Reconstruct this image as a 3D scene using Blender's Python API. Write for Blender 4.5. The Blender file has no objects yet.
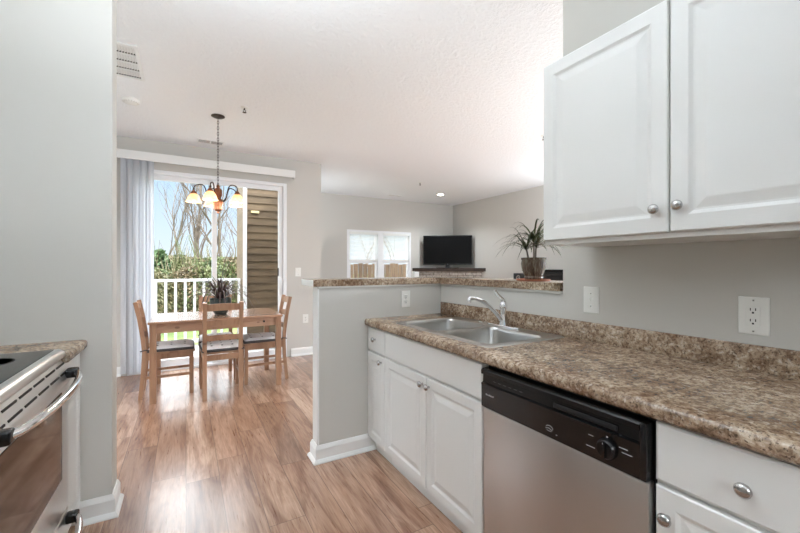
import bpy, bmesh, math, random
from mathutils import Vector, Matrix, noise
random.seed(7)
S = bpy.context.scene
COL = S.collection
PI = math.pi

# ------------------------------------------------------------------ camera, world, lights, exposure
TH = math.atan(214/376.0)
cam_d = bpy.data.cameras.new('camera'); cam = bpy.data.objects.new('camera', cam_d); COL.objects.link(cam)
cam.location = (0, 0, 1.28); cam.rotation_euler = (PI/2, 0, -TH)
cam_d.sensor_width = 36; cam_d.lens = 376/800*36; cam_d.clip_start = 0.02; cam_d.clip_end = 300
S.camera = cam

W = bpy.data.worlds.new('sky'); S.world = W; W.use_nodes = True
nt = W.node_tree; nt.nodes.clear()
# blue sky near the horizon, a bright white fill band added out of view from about 13 degrees up
def wn_(kind, **kw):
    n = nt.nodes.new(kind)
    for k, v in kw.items(): setattr(n, k, v)
    return n
tcw = wn_('ShaderNodeTexCoord'); sxw = wn_('ShaderNodeSeparateXYZ'); nt.links.new(tcw.outputs['Generated'], sxw.inputs[0])
cln = wn_('ShaderNodeTexNoise'); cln.inputs['Scale'].default_value = 3.0; cln.inputs['Detail'].default_value = 5; nt.links.new(tcw.outputs['Generated'], cln.inputs['Vector'])
ma = wn_('ShaderNodeMath', operation='MULTIPLY_ADD'); nt.links.new(cln.outputs[0], ma.inputs[0]); ma.inputs[1].default_value = .06; nt.links.new(sxw.outputs[2], ma.inputs[2])
cov = wn_('ShaderNodeMapRange', interpolation_type='SMOOTHSTEP'); cov.inputs[1].default_value = .238; cov.inputs[2].default_value = .37; nt.links.new(ma.outputs[0], cov.inputs[0])
blu = wn_('ShaderNodeValToRGB'); e_ = blu.color_ramp.elements; e_[0].position = 0; e_[0].color = (.41, .455, .50, 1); e_[1].position = .24; e_[1].color = (.26, .375, .50, 1); nt.links.new(sxw.outputs[2], blu.inputs[0])
SKY_FILL = 3.6  # strength of the added bright band that lights rooms and floor
mxw = wn_('ShaderNodeMix', data_type='RGBA'); nt.links.new(cov.outputs[0], mxw.inputs[0]); nt.links.new(blu.outputs[0], mxw.inputs[6]); mxw.inputs[7].default_value = (SKY_FILL*.94, SKY_FILL*.975, SKY_FILL*1.02, 1)
bg = nt.nodes.new('ShaderNodeBackground'); bg.inputs[1].default_value = 1.0
wo = nt.nodes.new('ShaderNodeOutputWorld')
nt.links.new(mxw.outputs[2], bg.inputs[0]); nt.links.new(bg.outputs[0], wo.inputs[0])

def lamp(name, kind, loc, power, color=(1, 1, 1), size=0.1, rot=(0, 0, 0), spot=None):
    d = bpy.data.lights.new(name, kind); d.energy = power; d.color = color
    if kind == 'SUN': d.angle = size
    elif kind == 'AREA': d.shape = 'DISK'; d.size = size
    else: d.shadow_soft_size = size
    if spot: d.spot_size = spot; d.spot_blend = 0.6
    o = bpy.data.objects.new(name, d); COL.objects.link(o); o.location = loc; o.rotation_euler = rot
    return o
lamp('sun', 'SUN', (9, -2, 12), 2.2, (1, .96, .9), 0.03, (math.radians(42), 0, math.radians(70)))
WARM = (.84, .93, 1.0)
def unseen_bowl_lamp(x, y, z, up, down):
    """fill light of an unseen bowl fitting: most of it thrown up at the ceiling"""
    lamp('unseen_bowl_uplight', 'AREA', (x, y, z+.06), up, WARM, .34, (PI, 0, 0))
    lamp('unseen_bowl_glow', 'POINT', (x, y, z-.20), down, WARM, .13)
UNSEEN_BOWLS = [(.05, 1.15, 2.14, 18, 2.7), (.30, -.75, 2.20, 4, .4), (4.2, .9, 1.80, 8, 92)]  # aisle lamp inferred from shadows; its uplight and the other two added for fill
FILL_LAMPS = [(-1.15, 3.45, 1.72, 1.5), (5.25, 3.66, 1.45, 7), (1.90, 6.60, 1.50, 3)]  # unseen uplights added to brighten ceilings and walls
for x_, y_, z_, p_ in FILL_LAMPS: lamp('fill_uplight', 'AREA', (x_, y_, z_+.01), p_, WARM, .22, (PI, 0, 0))
for b_ in UNSEEN_BOWLS: unseen_bowl_lamp(*b_)
lamp('living_can_lamp', 'SPOT', (4.669, 6.476, 2.785), 40, WARM, .06, spot=2.4)
S.view_settings.view_transform = 'Standard'; S.view_settings.look = 'None'
S.view_settings.gamma = 1; S.view_settings.use_curve_mapping = False
S.view_settings.exposure = 1.22

# ------------------------------------------------------------------ materials
def lin(c):
    c = c/255.0
    return c/12.92 if c <= .04045 else ((c+.055)/1.055)**2.4
def rgb(r, g, b): return (lin(r), lin(g), lin(b), 1)
MATS = {}
def base(name, color, rough=.5, metal=0, **kw):
    m = bpy.data.materials.new(name); m.use_nodes = True
    b = m.node_tree.nodes['Principled BSDF']
    b.inputs['Base Color'].default_value = color; b.inputs['Roughness'].default_value = rough; b.inputs['Metallic'].default_value = metal
    for k, v in kw.items(): b.inputs[k].default_value = v
    MATS[name] = m
    return m, m.node_tree, b
def N(t, kind, **kw):
    n = t.nodes.new(kind)
    for k, v in kw.items(): setattr(n, k, v)
    return n
def ramp(t, stops, src=None):
    r = N(t, 'ShaderNodeValToRGB'); e = r.color_ramp.elements
    while len(e) < len(stops): e.new(.5)
    for i, (p, c) in enumerate(stops): e[i].position = p; e[i].color = c
    if src is not None: t.links.new(src, r.inputs[0])
    return r
def coords(t, scale=(1, 1, 1), out='Object'):
    tc = N(t, 'ShaderNodeTexCoord'); mp = N(t, 'ShaderNodeMapping'); mp.inputs['Scale'].default_value = scale
    t.links.new(tc.outputs[out], mp.inputs[0]); return mp.outputs[0]
def noise_t(t, vec, scale, detail=4, rough=.6, dist=0):
    n = N(t, 'ShaderNodeTexNoise'); n.inputs['Scale'].default_value = scale; n.inputs['Detail'].default_value = detail
    n.inputs['Roughness'].default_value = rough; n.inputs['Distortion'].default_value = dist
    t.links.new(vec, n.inputs['Vector']); return n.outputs[0]
def bump(t, b, h, strength=.2, dist=.01):
    n = N(t, 'ShaderNodeBump'); n.inputs['Strength'].default_value = strength; n.inputs['Distance'].default_value = dist
    t.links.new(h, n.inputs['Height']); t.links.new(n.outputs[0], b.inputs['Normal'])
def math_n(t, op, a, b=None):
    n = N(t, 'ShaderNodeMath', operation=op)
    for i, v in enumerate((a, b)):
        if v is None: continue
        if isinstance(v, (int, float)): n.inputs[i].default_value = v
        else: t.links.new(v, n.inputs[i])
    return n.outputs[0]
def mix(t, kind, f, a, b):
    n = N(t, 'ShaderNodeMix', data_type='RGBA', blend_type=kind)
    for i, v in ((0, f), (6, a), (7, b)):
        if isinstance(v, (int, float, tuple)): n.inputs[i].default_value = v
        else: t.links.new(v, n.inputs[i])
    return n.outputs[2]
def plain(name, color, rough=.5, metal=0, bscale=None, bstr=.05, var=0, **kw):
    m, t, b = base(name, color, rough, metal, **kw)
    v = coords(t)
    n = noise_t(t, v, bscale or 30, 3)
    if var:
        lo = tuple(c*(1-var) for c in color[:3])+(1,); hi = tuple(min(1, c*(1+var)) for c in color[:3])+(1,)
        r = ramp(t, [(.3, lo), (.7, hi)], n); t.links.new(r.outputs[0], b.inputs['Base Color'])
    if bstr: bump(t, b, n, bstr, .002)
    return m
WALL = plain('wall_paint', rgb(206, 203, 197), .85, bscale=180, bstr=.06)
CEIL = plain('ceiling_texture', rgb(246, 247, 248), .95, bscale=34, bstr=0)
t = CEIL.node_tree; bb = t.nodes['Principled BSDF']
nn = noise_t(t, coords(t), 30, 5, .65, .6); rr = ramp(t, [(.42, (0, 0, 0, 1)), (.62, (1, 1, 1, 1))], nn); bump(t, bb, rr.outputs[0], .55, .008)
TRIM = plain('white_trim_paint', rgb(238, 238, 236), .35, bscale=60, bstr=.02)
CAB = plain('white_cabinet_thermofoil', rgb(232, 231, 228), .32, bscale=90, bstr=.015)
CABIN = plain('grey_white_fitting', rgb(215, 213, 208), .6, bscale=60, bstr=.02)
PLAST = plain('white_plastic', rgb(238, 237, 232), .35, bscale=50, bstr=.01)
DARKSLOT = plain('dark_slot', rgb(25, 24, 23), .6, bstr=0)
VINYL = plain('white_vinyl', rgb(240, 241, 243), .4, bscale=40, bstr=.01)
BLACKP = plain('black_gloss_plastic', rgb(16, 16, 17), .22, bscale=60, bstr=.01)
BLACKM = plain('black_matt_plastic', rgb(20, 20, 21), .5, bscale=90, bstr=.03)
CHROME = plain('chrome', (.82, .82, .82, 1), .09, 1, bstr=0)
NICKEL = plain('satin_nickel', (.52, .51, .50, 1), .24, 1, bstr=.01)
MARK = plain('pale_printing', rgb(190, 190, 190), .5, bstr=0)
# brushed steel
def brushed(name, color, rough, scale):
    m, t, b = base(name, color, rough, 1)
    n = noise_t(t, coords(t, scale), 1, 3)
    r = ramp(t, [(.2, (rough-.02,)*3+(1,)), (.8, (rough+.02,)*3+(1,))], n); t.links.new(r.outputs[0], b.inputs['Roughness'])
    return m
STEEL = brushed('brushed_stainless', (.60, .59, .585, 1), .36, (400, 3, 400))
SINKM = brushed('sink_stainless', (.50, .49, .47, 1), .30, (6, 6, 6))
STOVEM = brushed('range_stainless', (.78, .78, .78, 1), .30, (300, 2, 300))
GLASSB, t, b = base('black_oven_glass', rgb(22, 20, 20), .06); b.inputs['Specular IOR Level'].default_value = .5
b.inputs['Coat Weight'].default_value = .25; b.inputs['Coat Roughness'].default_value = .04; b.inputs['Coat IOR'].default_value = 1.4
bump(t, b, noise_t(t, coords(t), 3, 1), .01, .001)
COOK, t, b = base('ceramic_cooktop_glass', rgb(14, 13, 13), .12); b.inputs['Specular IOR Level'].default_value = .5
sp = noise_t(t, coords(t), 300, 2); r = ramp(t, [(.55, rgb(14, 13, 13)), (.75, rgb(44, 42, 40))], sp); t.links.new(r.outputs[0], b.inputs['Base Color'])
# laminate stone
def granite(name):
    m, t, b = base(name, rgb(150, 128, 106), .24)
    v = coords(t)
    n1 = noise_t(t, v, 52, 5, .66, .4); n2 = noise_t(t, v, 120, 4, .65, .3); n3 = noise_t(t, v, 6, 4, .6, .4); n4 = noise_t(t, v, 60, 3, .6, .5)
    c1 = ramp(t, [(.34, rgb(116, 94, 75)), (.45, rgb(162, 138, 115)), (.54, rgb(190, 169, 146)), (.66, rgb(216, 202, 182))], n1)
    c3 = ramp(t, [(.38, rgb(176, 156, 138)), (.62, (1, 1, 1, 1))], n3)
    a = mix(t, 'MULTIPLY', .85, c1.outputs[0], c3.outputs[0])
    dk = ramp(t, [(.38, (1, 1, 1, 1)), (.45, (0, 0, 0, 1))], n2); a = mix(t, 'MIX', math_n(t, 'MULTIPLY', dk.outputs[0], .72), a, rgb(58, 44, 35))
    lt = ramp(t, [(.58, (0, 0, 0, 1)), (.68, (1, 1, 1, 1))], n4); a = mix(t, 'MIX', math_n(t, 'MULTIPLY', lt.outputs[0], .45), a, rgb(222, 212, 198))
    t.links.new(a, b.inputs['Base Color']); bump(t, b, n2, .02, .001)
    return m
GRAN = granite('mottled_brown_laminate')
# floor planks along Y
FLOOR, t, b = base('wood_plank_floor', rgb(150, 110, 84), .30); b.inputs['Coat Weight'].default_value = .8; b.inputs['Coat Roughness'].default_value = .22; b.inputs['Coat IOR'].default_value = 1.6
tc = N(t, 'ShaderNodeTexCoord'); sp = N(t, 'ShaderNodeSeparateXYZ'); t.links.new(tc.outputs['Object'], sp.inputs[0])
PWID, PLEN = .178, 1.22
xs = math_n(t, 'DIVIDE', sp.outputs[0], PWID); row = math_n(t, 'FLOOR', xs); fx = math_n(t, 'FRACT', xs)
wn0 = N(t, 'ShaderNodeTexWhiteNoise', noise_dimensions='1D'); t.links.new(row, wn0.inputs['W'])
ys = math_n(t, 'ADD', math_n(t, 'DIVIDE', sp.outputs[1], PLEN), math_n(t, 'MULTIPLY', wn0.outputs[0], 5.0)); colm = math_n(t, 'FLOOR', ys); fy = math_n(t, 'FRACT', ys)
cb = N(t, 'ShaderNodeCombineXYZ'); t.links.new(row, cb.inputs[0]); t.links.new(colm, cb.inputs[1])
wn = N(t, 'ShaderNodeTexWhiteNoise', noise_dimensions='3D'); t.links.new(cb.outputs[0], wn.inputs['Vector'])
off = N(t, 'ShaderNodeVectorMath', operation='SCALE'); t.links.new(wn.outputs['Color'], off.inputs[0]); off.inputs['Scale'].default_value = 37
pos = N(t, 'ShaderNodeVectorMath', operation='ADD'); t.links.new(tc.outputs['Object'], pos.inputs[0]); t.links.new(off.outputs[0], pos.inputs[1])
def mapped(vec, sc):
    mp = N(t, 'ShaderNodeMapping'); mp.inputs['Scale'].default_value = sc; t.links.new(vec, mp.inputs[0]); return mp.outputs[0]
g1 = noise_t(t, mapped(pos.outputs[0], (9, .8, 1)), 1, 6, .6, 2.6)
g2 = noise_t(t, mapped(pos.outputs[0], (120, 6, 1)), 1, 4, .6, .3)
g3 = noise_t(t, mapped(pos.outputs[0], (5, .9, 1)), 1, 3, .6, 2.0)
tone = ramp(t, [(.0, rgb(150, 116, 94)), (.25, rgb(204, 168, 144)), (.5, rgb(182, 144, 118)), (.8, rgb(214, 182, 158)), (1, rgb(146, 110, 86))], wn.outputs['Value'])
gr1 = ramp(t, [(.26, rgb(178, 150, 132)), (.40, rgb(226, 212, 202)), (.52, (1, 1, 1, 1)), (.62, rgb(240, 232, 226)), (.76, rgb(206, 186, 172))], g1)
gr2 = ramp(t, [(.3, rgb(215, 205, 198)), (.65, (1, 1, 1, 1))], g2)
gr3 = ramp(t, [(.33, rgb(190, 165, 148)), (.55, (1, 1, 1, 1))], g3)
c = mix(t, 'MULTIPLY', 1.0, tone.outputs[0], gr1.outputs[0]); c = mix(t, 'MULTIPLY', 1.0, c, gr2.outputs[0]); c = mix(t, 'MULTIPLY', .9, c, gr3.outputs[0])
ex = math_n(t, 'MULTIPLY', math_n(t, 'MINIMUM', fx, math_n(t, 'SUBTRACT', 1.0, fx)), PWID)
ey = math_n(t, 'MULTIPLY', math_n(t, 'MINIMUM', fy, math_n(t, 'SUBTRACT', 1.0, fy)), PLEN)
seam = math_n(t, 'LESS_THAN', math_n(t, 'MINIMUM', ex, ey), .0020)
c = mix(t, 'MIX', math_n(t, 'MULTIPLY', seam, .7), c, rgb(96, 70, 54))
t.links.new(c, b.inputs['Base Color'])
rr = ramp(t, [(.3, (.26,)*3+(1,)), (.7, (.40,)*3+(1,))], g2); t.links.new(rr.outputs[0], b.inputs['Roughness'])
bump(t, b, math_n(t, 'SUBTRACT', g2, seam), .06, .002)
# pine furniture
def wood(name, lo, hi, sc, rough=.4):
    m, t, b = base(name, hi, rough)
    n = noise_t(t, coords(t, sc), 1, 5, .6, .8); r = ramp(t, [(.3, lo), (.5, hi), (.62, tuple(x*.85 for x in hi[:3])+(1,)), (.75, lo)], n)
    kn = N(t, 'ShaderNodeTexVoronoi'); kn.inputs['Scale'].default_value = 1.0
    t.links.new(coords(t, (5, 5, 9)), kn.inputs['Vector'])
    k = ramp(t, [(.0, (1, 1, 1, 1)), (.09, (1, 1, 1, 1)), (.14, (0, 0, 0, 1))], kn.outputs['Distance'])
    a = mix(t, 'MIX', math_n(t, 'MULTIPLY', k.outputs[0], .55), r.outputs[0], tuple(x*.35 for x in lo[:3])+(1,))
    t.links.new(a, b.inputs['Base Color']); bump(t, b, n, .04, .001); return m
PINE = wood('stained_pine', rgb(134, 98, 74), rgb(172, 133, 105), (9, 9, 1.4))
PINEX = wood('stained_pine_table', rgb(152, 110, 84), rgb(188, 146, 118), (1.4, 10, 10), .26); b_ = PINEX.node_tree.nodes['Principled BSDF']; b_.inputs['Coat Weight'].default_value = 1; b_.inputs['Coat Roughness'].default_value = .22; b_.inputs['Coat IOR'].default_value = 1.7
MANTEL = wood('dark_mantel_wood', rgb(36, 26, 22), rgb(58, 44, 36), (3, 20, 20), .4)
def slattex(name, lo, hi, pitch, axis_scale, gap):
    m, t, b = base(name, hi, .7)
    tc = N(t, 'ShaderNodeTexCoord'); sp = N(t, 'ShaderNodeSeparateXYZ'); t.links.new(tc.outputs['Object'], sp.inputs[0])
    n = noise_t(t, coords(t, axis_scale), 1, 4, .5, .4); r = ramp(t, [(.2, lo), (.8, hi)], n)
    rw = math_n(t, 'FLOOR', math_n(t, 'DIVIDE', sp.outputs[2], pitch)); wnn = N(t, 'ShaderNodeTexWhiteNoise', noise_dimensions='1D'); t.links.new(rw, wnn.inputs['W'])
    vv = ramp(t, [(0, (.78, .78, .78, 1)), (1, (1.0, 1.0, 1.0, 1))], wnn.outputs[0])
    t.links.new(mix(t, 'MULTIPLY', 1.0, r.outputs[0], vv.outputs[0]), b.inputs['Base Color']); bump(t, b, n, .15, .003); return m
SIDING = slattex('weathered_wood_siding', rgb(92, 76, 58), rgb(122, 102, 78), .115, (3, 12, 16), .01)
FENCE = wood('fence_boards', rgb(62, 47, 37), rgb(104, 82, 64), (16, 16, 1.2), .8)
t = FENCE.node_tree; b_ = t.nodes['Principled BSDF']; oi = N(t, 'ShaderNodeObjectInfo'); src = b_.inputs['Base Color'].links[0].from_socket
rv = ramp(t, [(0, (.45, .42, .40, 1)), (.5, (.85, .82, .8, 1)), (1, (1, 1, 1, 1))], oi.outputs['Random']); t.links.new(mix(t, 'MULTIPLY', 1.0, src, rv.outputs[0]), b_.inputs['Base Color'])
DECK = wood('grey_deck_boards', rgb(168, 166, 164), rgb(206, 206, 206), (1, 14, 8), .55)
# leaf / bark / ground
def foliage(name, cols, scale=2.0, rough=.6):
    m, t, b = base(name, cols[0], rough)
    n = noise_t(t, coords(t), scale, 3); st = [(.3+.4*i/(len(cols)-1), c) for i, c in enumerate(cols)]
    r = ramp(t, st, n); t.links.new(r.outputs[0], b.inputs['Base Color']); return m
LEAFA = foliage('shrub_leaf_olive', [rgb(58, 60, 38), rgb(98, 96, 64), rgb(134, 122, 92)], 5)
LEAFB = foliage('shrub_leaf_green', [rgb(50, 64, 34), rgb(86, 98, 56), rgb(122, 120, 80)], 5)
LEAFC = foliage('shrub_leaf_straw', [rgb(78, 68, 50), rgb(122, 106, 80), rgb(86, 86, 54)], 5)
EVERG = foliage('evergreen_leaf', [rgb(44, 66, 40), rgb(86, 110, 66)], 3)
BARK = foliage('grey_bark', [rgb(84, 74, 66), rgb(124, 112, 100)], 6, .85)
GRASS = foliage('lawn', [rgb(70, 88, 42), rgb(98, 114, 60), rgb(112, 108, 72)], .9, .9)
PLEAF = foliage('houseplant_leaf', [rgb(34, 44, 28), rgb(66, 78, 46), rgb(104, 108, 76)], 20, .42)
SLEAF = foliage('purple_spider_leaf', [rgb(50, 40, 42), rgb(92, 76, 78), rgb(72, 80, 54)], 14, .4)
SOIL = foliage('potting_soil', [rgb(36, 28, 22), rgb(62, 48, 38)], 60, .95)
POTG, t, b = base('ribbed_glazed_pot', rgb(96, 78, 62), .25)
n = noise_t(t, coords(t, (90, 90, 14)), 1, 4, .6, .4); r = ramp(t, [(.3, rgb(48, 39, 33)), (.5, rgb(88, 70, 56)), (.68, rgb(118, 116, 100))], n); t.links.new(r.outputs[0], b.inputs['Base Color'])
TERRA = plain('terracotta', rgb(160, 96, 68), .6, bscale=60, bstr=.1, var=.15)
BOWLM = plain('dark_teal_ceramic', rgb(48, 58, 56), .3, bscale=40, bstr=.03, var=.15)
CUSH = plain('pale_cotton', rgb(228, 226, 226), .95, bscale=300, bstr=.2)
CUSHD = plain('charcoal_cotton', rgb(78, 74, 74), .95, bscale=300, bstr=.2)
COPPER = plain('brown_copper', rgb(138, 88, 62), .38, .55, bscale=30, bstr=.05, var=.25)
BRONZE = plain('dark_bronze', rgb(66, 52, 44), .4, .6, bscale=40, bstr=.04)
SHADE, t, b = base('alabaster_glass', rgb(244, 214, 176), .3)
n = noise_t(t, coords(t), 16, 4, .6, 1.0); r = ramp(t, [(.3, rgb(234, 194, 148)), (.65, rgb(251, 230, 202))], n); t.links.new(r.outputs[0], b.inputs['Base Color'])
tr = N(t, 'ShaderNodeBsdfTranslucent'); t.links.new(r.outputs[0], tr.inputs[0]); ms = N(t, 'ShaderNodeMixShader'); ms.inputs[0].default_value = .6
t.links.new(b.outputs[0], ms.inputs[1]); t.links.new(tr.outputs[0], ms.inputs[2]); t.links.new(ms.outputs[0], t.nodes['Material Output'].inputs[0])
def emit(name, color, power):
    m, t, b = base(name, color, .4); b.inputs['Emission Color'].default_value = color; b.inputs['Emission Strength'].default_value = power; return m
BULB = emit('lit_bulb', (1, .91, .78, 1), 3)
CANE = emit('lit_can_lens', (1, .96, .88, 1), 3.5)
GLASS = bpy.data.materials.new('window_glass'); GLASS.use_nodes = True; t = GLASS.node_tree; t.nodes.clear()
o_ = N(t, 'ShaderNodeOutputMaterial'); tr = N(t, 'ShaderNodeBsdfTransparent'); tr.inputs[0].default_value = (.97, .98, .98, 1)
gl = N(t, 'ShaderNodeBsdfGlossy'); gl.inputs['Roughness'].default_value = .01; fr = N(t, 'ShaderNodeFresnel'); fr.inputs[0].default_value = 1.05
ms = N(t, 'ShaderNodeMixShader'); t.links.new(fr.outputs[0], ms.inputs[0]); t.links.new(tr.outputs[0], ms.inputs[1]); t.links.new(gl.outputs[0], ms.inputs[2]); t.links.new(ms.outputs[0], o_.inputs[0])
BLINDM, t, b = base('translucent_blind', rgb(238, 239, 242), .55)
tr = N(t, 'ShaderNodeBsdfTranslucent'); tr.inputs[0].default_value = rgb(236, 238, 242); ms = N(t, 'ShaderNodeMixShader'); ms.inputs[0].default_value = .6
t.links.new(b.outputs[0], ms.inputs[1]); t.links.new(tr.outputs[0], ms.inputs[2]); t.links.new(ms.outputs[0], t.nodes['Material Output'].inputs[0])
STONE, t, b = base('pale_stacked_stone', rgb(196, 190, 182), .85)
br = N(t, 'ShaderNodeTexBrick'); br.inputs['Scale'].default_value = 1; br.inputs['Brick Width'].default_value = .26; br.inputs['Row Height'].default_value = .06; br.inputs['Mortar Size'].default_value = .006
br.inputs['Color1'].default_value = rgb(226, 221, 214); br.inputs['Color2'].default_value = rgb(190, 183, 175); br.inputs['Mortar'].default_value = rgb(128, 121, 114)
mp = N(t, 'ShaderNodeMapping'); mp.inputs['Rotation'].default_value = (PI/2, 0, 0); tc = N(t, 'ShaderNodeTexCoord'); t.links.new(tc.outputs['Object'], mp.inputs[0]); t.links.new(mp.outputs[0], br.inputs['Vector'])
n = noise_t(t, tc.outputs['Object'], 18, 4); r = ramp(t, [(.3, rgb(170, 160, 150)), (.6, (1, 1, 1, 1))], n)
t.links.new(mix(t, 'MULTIPLY', .8, br.outputs[0], r.outputs[0]), b.inputs['Base Color']); bump(t, b, n, .5, .02)

# ------------------------------------------------------------------ mesh helpers
V = Vector
class MB:
    def __init__(s): s.bm = bmesh.new()
    def box(s, lo, hi, bev=0, seg=2):
        r = bmesh.ops.create_cube(s.bm, size=1)
        c = (V(lo)+V(hi))/2; d = V(hi)-V(lo)
        for v in r['verts']: v.co = V((v.co.x*d.x, v.co.y*d.y, v.co.z*d.z))+c
        if bev:
            ed = list({e for v in r['verts'] for e in v.link_edges})
            bmesh.ops.bevel(s.bm, geom=ed, offset=bev, segments=seg, profile=.5, affect='EDGES')
        return s
    def prism(s, poly, lo, hi, f):
        """poly: 2D points, extruded lo..hi, f(p,q,t) -> world"""
        a = [s.bm.verts.new(f(p[0], p[1], lo)) for p in poly]; b = [s.bm.verts.new(f(p[0], p[1], hi)) for p in poly]
        n = len(poly)
        for i in range(n): s.bm.faces.new((a[i], a[(i+1) % n], b[(i+1) % n], b[i]))
        s.bm.faces.new(a[::-1]); s.bm.faces.new(b); return s
    def lathe(s, prof, c=(0, 0, 0), n=24, axis='z', rib=0, ribn=12):
        rings = []
        for r, z in prof:
            ring = []
            for i in range(n):
                a = 2*PI*i/n; rr = r*(1+rib*(abs(math.cos(ribn*a/2))-.5)) if rib else r
                p = V((rr*math.cos(a), rr*math.sin(a), z))
                if axis == 'x': p = V((p.z, p.x, p.y))
                if axis == 'y': p = V((p.x, p.z, p.y))
                ring.append(s.bm.verts.new(p+V(c)))
            rings.append(ring)
        for a, b in zip(rings, rings[1:]):
            for i in range(n): s.bm.faces.new((a[i], a[(i+1) % n], b[(i+1) % n], b[i]))
        if prof[0][0] > 1e-6: s.bm.faces.new(rings[0][::-1])
        if prof[-1][0] > 1e-6: s.bm.faces.new(rings[-1])
        return s
    def tube(s, pts, rad, n=8, cap=True):
        pts = [V(p) for p in pts]; m = len(pts)
        rads = rad if isinstance(rad, (list, tuple)) else [rad]*m
        rings = []; up = V((0, 0, 1))
        t0 = (pts[1]-pts[0]).normalized()
        if abs(t0.dot(up)) > .9: up = V((1, 0, 0))
        x = t0.cross(up).normalized()
        for i, p in enumerate(pts):
            tg = (pts[min(i+1, m-1)]-pts[max(i-1, 0)]).normalized()
            x = (x-tg*x.dot(tg)).normalized(); y = tg.cross(x)
            rings.append([s.bm.verts.new(p+(x*math.cos(2*PI*k/n)+y*math.sin(2*PI*k/n))*rads[i]) for k in range(n)])
        for a, b in zip(rings, rings[1:]):
            for i in range(n): s.bm.faces.new((a[i], a[(i+1) % n], b[(i+1) % n], b[i]))
        if cap: s.bm.faces.new(rings[0][::-1]); s.bm.faces.new(rings[-1])
        return s
    def bar(s, p, q, w, h, up=(0, 0, 1), bev=0):
        """box beam from p to q, w across, h along up"""
        p, q = V(p), V(q); d = (q-p).normalized(); u = V(up); x = d.cross(u).normalized(); u = x.cross(d).normalized()
        L = [p+x*a*w/2+u*b*h/2 for a, b in ((-1, -1), (1, -1), (1, 1), (-1, 1))]; R = [v+(q-p) for v in L]
        a = [s.bm.verts.new(v) for v in L]; b = [s.bm.verts.new(v) for v in R]; fs = []
        for i in range(4): fs.append(s.bm.faces.new((a[i], a[(i+1) % 4], b[(i+1) % 4], b[i])))
        fs.append(s.bm.faces.new(a[::-1])); fs.append(s.bm.faces.new(b))
        if bev: bmesh.ops.bevel(s.bm, geom=list({e for f in fs for e in f.edges}), offset=bev, segments=2, profile=.5, affect='EDGES')
        return s
    def sweep(s, pts, w, h, bev=0):
        """rectangular section swept through pts (w along x, h in plane normal)"""
        pts = [V(p) for p in pts]; m = len(pts); rings = []
        for i, p in enumerate(pts):
            tg = (pts[min(i+1, m-1)]-pts[max(i-1, 0)]).normalized(); x = V((1, 0, 0)); y = tg.cross(x).normalized()
            rings.append([s.bm.verts.new(p+x*a*w/2+y*b*h/2) for a, b in ((-1, -1), (1, -1), (1, 1), (-1, 1))])
        for a, b in zip(rings, rings[1:]):
            for i in range(4): s.bm.faces.new((a[i], a[(i+1) % 4], b[(i+1) % 4], b[i]))
        s.bm.faces.new(rings[0][::-1]); s.bm.faces.new(rings[-1]); return s
    def panel(s, O, a, b, n, w, h, th, steps):
        """raised panel slab; O = lower corner of the back, steps = (inset, height above back)"""
        O, a, b, n = V(O), V(a), V(b), V(n)
        def loop(ins, d): return [s.bm.verts.new(O+a*x+b*y+n*d) for x, y in ((ins, ins), (w-ins, ins), (w-ins, h-ins), (ins, h-ins))]
        L = [loop(0, 0), loop(0, th-.004)]+[loop(i, d) for i, d in steps]
        for p, q in zip(L, L[1:]):
            for i in range(4): s.bm.faces.new((p[i], p[(i+1) % 4], q[(i+1) % 4], q[i]))
        s.bm.faces.new(L[0][::-1]); s.bm.faces.new(L[-1]); return s
    def build(s, name, mat, parent=None, off=None, smooth=None, structure=False):
        bmesh.ops.recalc_face_normals(s.bm, faces=s.bm.faces)
        if off is not None: bmesh.ops.translate(s.bm, verts=s.bm.verts, vec=-V(off))
        me = bpy.data.meshes.new(name); s.bm.to_mesh(me); s.bm.free()
        o = bpy.data.objects.new(name, me); COL.objects.link(o); me.materials.append(mat)
        if parent: o.parent = parent
        elif off is not None: o.location = off
        if smooth:
            for p in me.polygons: p.use_smooth = True
            try: me.set_sharp_from_angle(angle=math.radians(smooth))
            except Exception: pass
        if structure and not parent: o['kind'] = 'structure'
        return o
def tag(o, label, cat, group=None, kind=None):
    o['label'] = label; o['category'] = cat
    if group: o['group'] = group
    if kind: o['kind'] = kind
    return o
def empty(name, loc=(0, 0, 0), rz=0):
    o = bpy.data.objects.new(name, None); COL.objects.link(o); o.location = loc; o.rotation_euler = (0, 0, rz); o.empty_display_size = .1; return o
def thing(name, label, cat, loc=(0, 0, 0), rz=0, group=None): return tag(empty(name, loc, rz), label, cat, group)
def struct(name, mb, mat, parent=None, off=None, smooth=None): return mb.build(name, mat, parent, off, smooth, True)
def kids(o): return [c for c in bpy.data.objects if c.parent == o]
def copy_tree(o, parent=None):
    c = o.copy(); COL.objects.link(c)
    if parent: c.parent = parent
    for ch in kids(o): copy_tree(ch, c)
    return c
def bez(p0, p1, p2, p3, n=12):
    p0, p1, p2, p3 = map(V, (p0, p1, p2, p3)); r = []
    for i in range(n+1):
        t = i/n; r.append(p0*(1-t)**3+p1*3*t*(1-t)**2+p2*3*t*t*(1-t)+p3*t**3)
    return r

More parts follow.
